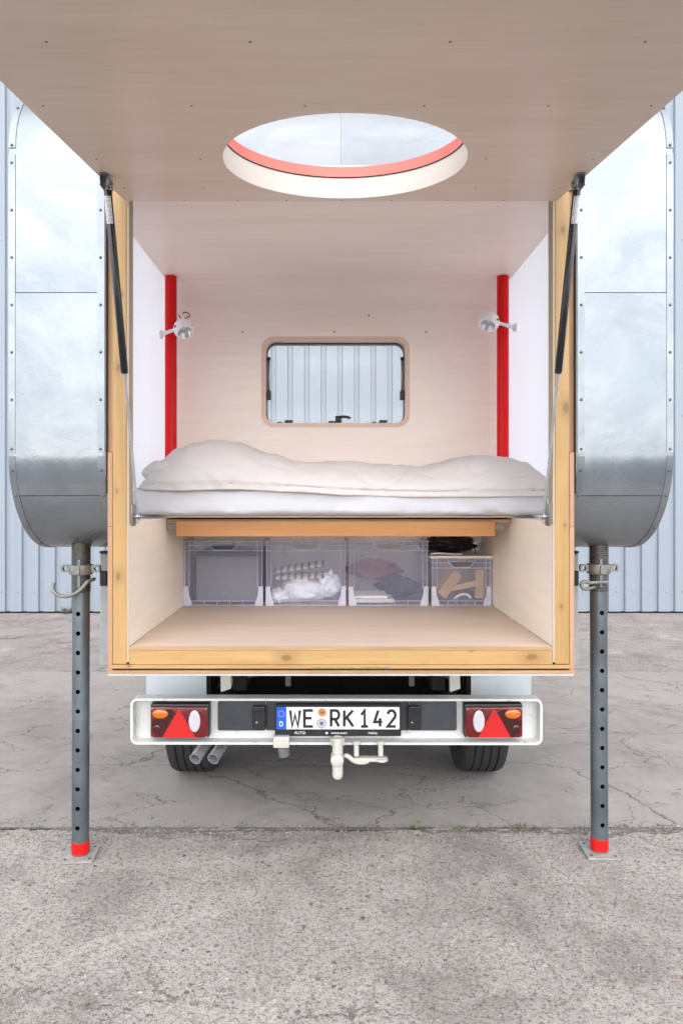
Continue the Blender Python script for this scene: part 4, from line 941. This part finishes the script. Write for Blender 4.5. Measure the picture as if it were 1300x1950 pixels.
o = obj('star_ring', b, M['yellow'], plate)
def disc(nm, px, pz, r, m, y, par, th=.0012): return obj(nm, lathe([(0, -th), (r*.96, -th), (r, 0), (0, 0)], (bxp(px), y, bz(pz)), (0, 1, 0), 28), M[m], par)
s1 = disc('inspection_seal', 613.3, 1358.5, .0175, 'seal_orange', YP+.0072, plate); disc('seal_ring', 613.3, 1358.5, .006, 'seal_dark', YP+.0058, s1, .0005)
s2 = disc('registration_seal', 612, 1379.5, .0225, 'seal_grey', YP+.0072, plate)
obj('seal_shield', prism([(bxp(612)-.008, bz(1376)), (bxp(612)+.008, bz(1376)), (bxp(612)+.008, bz(1380)), (bxp(612), bz(1384)), (bxp(612)-.008, bz(1380))], 'y', YP+.0052, YP+.0058), M['seal_dark'], s2)
b = bmesh.new(); stroke(curve_pts((bxp(612), bz(1379.5)), .018, .018, 0, 345, 24), .0012, YP+.0054, b, True); obj('seal_ring', b, M['seal_dark'], s2)
def text(s, x, z, size, par, y):
    cu = bpy.data.curves.new('t', 'FONT'); cu.body = s; cu.size = size; cu.extrude = .0003
    to = bpy.data.objects.new('t', cu); COL.objects.link(to); dg = bpy.context.evaluated_depsgraph_get(); dg.update()
    me = bpy.data.meshes.new_from_object(to.evaluated_get(dg)); bpy.data.objects.remove(to)
    b = bmesh.new(); b.from_mesh(me); bpy.data.meshes.remove(me)
    for v in b.verts: v.co = Vector((x + v.co.x, y - v.co.z, z + v.co.y))
    return obj('frame_lettering', b, M['white_ink'], par)
text('AUTO:', bxp(560), bz(1400), .0165, plate, YP+.0094); text('www.auto', bxp(630), bz(1400), .0165, plate, YP+.0094); text('mainz.', bxp(701), bz(1400), .0165, plate, YP+.0094)
obj('frame_dot', lathe([(0, -.0007), (.005, -.0006), (.005, 0)], (bxp(622), YP+.0096, bz(1398)), (0, 1, 0), 14), M['white_ink'], plate)
# tail lights
def tail(s):
    a, c = (286, 398) if s < 0 else (884, 995); xa, xb = bxp(a), bxp(c); za, zb = bz(1406), bz(1341); cx, cz = (xa+xb)/2, (za+zb)/2; Wd = xb-xa; Hd = zb-za
    tl = part('tail_light', (cx, YP+.02, za), truck); tl['label'] = 'red tail light with triangle reflector, %s end of the bumper' % ('left' if s < 0 else 'right')
    U = lambda u: cx + s*(u-.5)*Wd     # u from inner (0) to outer (1)
    Z = lambda v: za + v*Hd
    obj('housing', box(xa, xb, YP+.002, YP+.054, za, zb, .006, 3), M['black'], tl, True, 40)
    obj('lens', box(xa+.003, xb-.003, YP-.012, YP+.004, za+.004, zb-.010, .006, 3), M['lens_red'], tl, True, 40)
    tri = [(U(.22), Z(.05)), (U(.78), Z(.05)), (U(.5), Z(.89))]
    b = prism(tri, 'y', YP-.0165, YP-.011); obj('triangle_reflector', b, M['lens_bright'], tl)
    def ell(nm, u, v, ru, rv, m, y, th=.007, tilt=0):
        b = lathe([(0, -th)] + [(math.sin(math.radians(q)), -th*math.cos(math.radians(q))) for q in (25, 50, 70, 90)], (0, 0, 0), (0, 1, 0), 28)
        for w_ in b.verts: w_.co = Vector((U(u) + w_.co.x*ru, y + w_.co.y, Z(v) + w_.co.z*rv))
        return obj(nm, b, M[m], tl, True)
    ell('indicator_lens',   .82, .73, .034, .0205, 'lens_amber', YP-.0115); ell('reverse_lens', .235, .53, .0245, .046, 'lens_white', YP-.0172, .004)
    ell('fog_lens', .88, .27, .016, .020, 'lens_dark', YP-.0115, .003)
    obj('lens_panel', prism([(U(.64), Z(.86)), (U(.70), Z(.86)), (U(.97), Z(.5)), (U(.97), Z(.42)), (U(.84), Z(.06)), (U(.80), Z(.06)), (U(.56), Z(.78))], 'y', YP-.0125, YP-.0115), M['lens_dark'], tl)
    for u, v in ((.03, .06), (.97, .06), (.03, .88), (.97, .88)): obj('lens_screw', lathe([(0, -.002), (.0035, -.0015), (.004, .001)], (U(u+.012*(1 if u < .5 else -1)), YP-.0125, Z(v)), (0, 1, 0), 10), M['zinc'], tl)
tail(-1); tail(1)
# hitch
hp = part('tow_hitch', (bxp(642), YP, bz(1478)), truck)
X = bxp(642.5)
obj('hitch_post', lathe([(0, bz(1478)), (.016, bz(1477)), (.0215, bz(1473)), (.0225, bz(1468)), (.0225, bz(1400))], (X, YP-.03, 0), n=24), M['hitch_white'], hp, True, 50)
obj('hitch_pin', lathe([(0, -.034), (.020, -.032), (.027, -.026), (.028, .0), (.028, .03)], (X-.002, YP-.03, bz(1440)), (0, 1, .0), 24), M['hitch_white'], hp, True, 40)
obj('hitch_arm', box(X-.03, X+.03, YP-.02, YP+.35, bz(1418), bz(1404), .004), M['hitch_white'], hp)
sb = tube(bez((X+.025, YP-.02, bz(1437)), (X+.06, YP-.03, bz(1430)), (X+.05, YP-.03, bz(1455)), (X+.13, YP-.02, bz(1446)), 12), [.004]+[.010]*10+[.012, .010], 10)
sb = box(X+.07, X+.205, YP-.035, YP+.0, bz(1446), bz(1439), .003, 2, sb)
sb = lathe([(.012, -.006), (.028, -.006), (.028, .004), (.012, .004), (.012, -.006)], (X+.185, YP-.02, bz(1442)), (0, 0, 1), 20, sb)
obj('safety_lug', sb, M['hitch_white'], hp, True, 40)
for q in (678, 724):
    obj('lug_bolt', lathe([(0, bz(1437)), (.011, bz(1436.6)), (.011, bz(1414)), (.017, bz(1413)), (.017, bz(1408)), (0, bz(1407.8))], (bxp(q), YP-.018, 0), n=12), M['hitch_white'], hp, True, 40)
ob = box(bxp(520), bxp(551), YP-.012, YP+.02, bz(1424), bz(1401.5), .006); obj('socket_bracket', ob, M['hitch_white'], hp, True, 40)
obj('socket', lathe([(0, 0), (.024, .002), (.026, .05), (.018, .06)], (bxp(541), YP+.02, bz(1446)), (-.15, .2, 1), 16), M['chassis'], hp, True, 40)
# exhaust
for q, (xe, xs2) in enumerate(((-.598, -.515), (-.520, -.445))):
    b = hollow((xe-.026, 2.955, .302), (xs2, 3.3, .42), .026, .023, 24)
    obj('exhaust_pipe', b, M['steel_rod'], truck, True, 40)
obj('exhaust_strap', tube(bez((-.46, 3.08, .36), (-.42, 3.08, .325), (-.33, 3.08, .33), (-.30, 3.08, .38), 12), .006, 8), M['chassis'], truck, True)
# wheels
def wheel(x, y, name='wheel'):
    wh_ = part('wheel', (x, y, -.005), truck); s = 1 if x > 0 else -1
    r = .315; hw = .115
    prof = [(.20, -hw+.015), (.27, -hw+.002), (r-.035, -hw), (r-.012, -hw+.010), (r-.002, -hw+.028)]
    g = .004
    for xc in (-.058, -.02, .02, .058): prof += [(r, xc-g-.001), (r-.008, xc-g), (r-.008, xc+g), (r, xc+g+.001)]
    prof += [(r-.002, hw-.028), (r-.012, hw-.010), (r-.035, hw), (.27, hw-.002), (.20, hw-.015), (.20, -hw+.015)]
    obj('tyre', lathe(prof, (x, y, r-.0045), (1, 0, 0), 56), M['rubber'], wh_, True, 35)
    obj('rim', lathe([(.20, -hw+.016), (.205, hw-.02), (.17, hw-.04), (.06, hw-.05), (0, hw-.05)], (x, y, r-.0045), (s, 0, 0), 32), M['galv'], wh_, True, 40)
for s in (-1, 1): wheel(s*.735-.005, 3.64); wheel(s*.78, 6.35)
# fenders behind the bumper
for s in (-1, 1):
    b = bmesh.new(); pts = [(3.56 + .40*math.cos(math.radians(a)), .36 + .37*math.sin(math.radians(a))) for a in range(-8, 189, 7)]
    x0, x1 = sorted((s*.62, s*.902)); 
    pts = [(3.965, .42), (3.96, .60)] + [(3.62 + .34*math.cos(math.radians(a)), .60 + .16*math.sin(math.radians(a))) for a in range(0, 91, 10)] + [(3.45, .77)] + [(3.34 - .14*math.sin(math.radians(a)), .62 + .15*math.cos(math.radians(a))) for a in range(0, 91, 9)] + [(3.20, .50), (3.21, .42)]
    obj('fender', strip(x0, x1, pts, .004), M['fender_white'], truck, True, 50)
    obj('mud_flap', box(*sorted((s*.60, s*.635)), 3.205, 3.24, .45, .77), M['dark'], truck)
# chassis and underbody
for s in (-1, 1):
    obj('chassis_rail', box(s*.44-.03, s*.44+.03, 3.02, 7.2, .58, .70, .004), M['dark'], truck)
    obj('leaf_spring', tube(bez((s*.52, 3.05, .60), (s*.52, 3.3, .42), (s*.52, 3.8, .42), (s*.52, 4.2, .60)), .022, 8), M['dark'], truck, True)
obj('axle', tube([(-.62, 3.56, .32), (-.12, 3.56, .32), (0, 3.56, .32), (.12, 3.56, .32), (.62, 3.56, .32)], [.04, .045, .11, .045, .04], 16), M['dark'], truck, True)
obj('cross_bar', tube(bez((-.44, 3.08, .628), (-.2, 3.08, .69), (.2, 3.08, .70), (.50, 3.08, .630), 20), .016, 10), M['chassis'], truck, True)
for x in (-.23, .33): obj('bar_link', box(x-.012, x+.012, 3.09, 3.11, .58, .655), M['chassis'], truck)
obj('brake_hose', tube(bez((.38, 3.12, .62), (.45, 3.1, .75), (.52, 3.1, .55), (.60, 3.12, .76), 14), .008, 8), M['dark'], truck, True)
obj('brake_hose', tube(bez((-.58, 3.06, .76), (-.50, 3.06, .70), (-.52, 3.1, .60), (-.44, 3.1, .64), 14), .012, 8), M['dark'], truck, True)
obj('bed_frame', box(-1.0, 1.0, 4.03, 5.0, .70, .785), M['dark'], truck)
obj('bed_frame', box(-.60, .60, 3.0, 4.03, .745, .787), M['dark'], truck)
obj('spare_wheel', lathe([(.10, -.09), (.28, -.09), (.31, -.06), (.31, .06), (.28, .09), (.10, .09)], (0, 4.40, .55), (0, 0, 1), 32), M['rubber'], truck, True, 40)
obj('rear_tank', box(-.585, .585, 3.78, 4.02, .26, .735, .03), M['dark'], truck)
obj('underbody_shield', box(-.585, .585, 4.03, 4.06, .25, .70), M['dark'], truck)
obj('fuel_tank', box(-.62, .62, 4.7, 5.3, .33, .69, .03), M['dark'], truck)
for s in (-1, 1):
    ds = part('drop_side', (s*1.026, 3.9, .70), truck)
    obj('side_board', box(s*1.026-.014, s*1.026+.014, 3.02, 4.98, .69, 1.14, .004), M['side_grey'], ds)
    obj('corner_post', box(s*1.026-.020, s*1.026+.020, 2.985, 3.018, .70, 1.19, .004), M['side_grey'], ds)
    obj('post_cap', box(s*1.026-.022, s*1.026+.022, 2.982, 3.021, 1.1905, 1.20, .003), M['black'], ds)
    obj('latch', box(s*1.026-.016, s*1.026+.016, 2.968, 2.984, 1.05, 1.115, .004), M['black'], ds)
# cab (hidden by the camper from behind)
cb = part('cab', (0, 5.7, .4), truck)
obj('cab_body', prism([(5.05, .45), (5.05, 1.80), (5.12, 1.88), (6.05, 1.88), (6.75, 1.22), (7.25, 1.05), (7.35, .75), (7.3, .42)], 'x', -.86, .86), M['truck_white'], cb)
obj('windscreen', prism([(6.10, 1.86), (6.115, 1.875), (6.77, 1.25), (6.755, 1.235)], 'x', -.76, .76), M['black'], cb)
for s in (-1, 1): obj('side_pane', prism([(5.2, 1.3), (5.2, 1.78), (6.02, 1.78), (6.5, 1.3)], 'x', s*.859, s*.864), M['black'], cb)
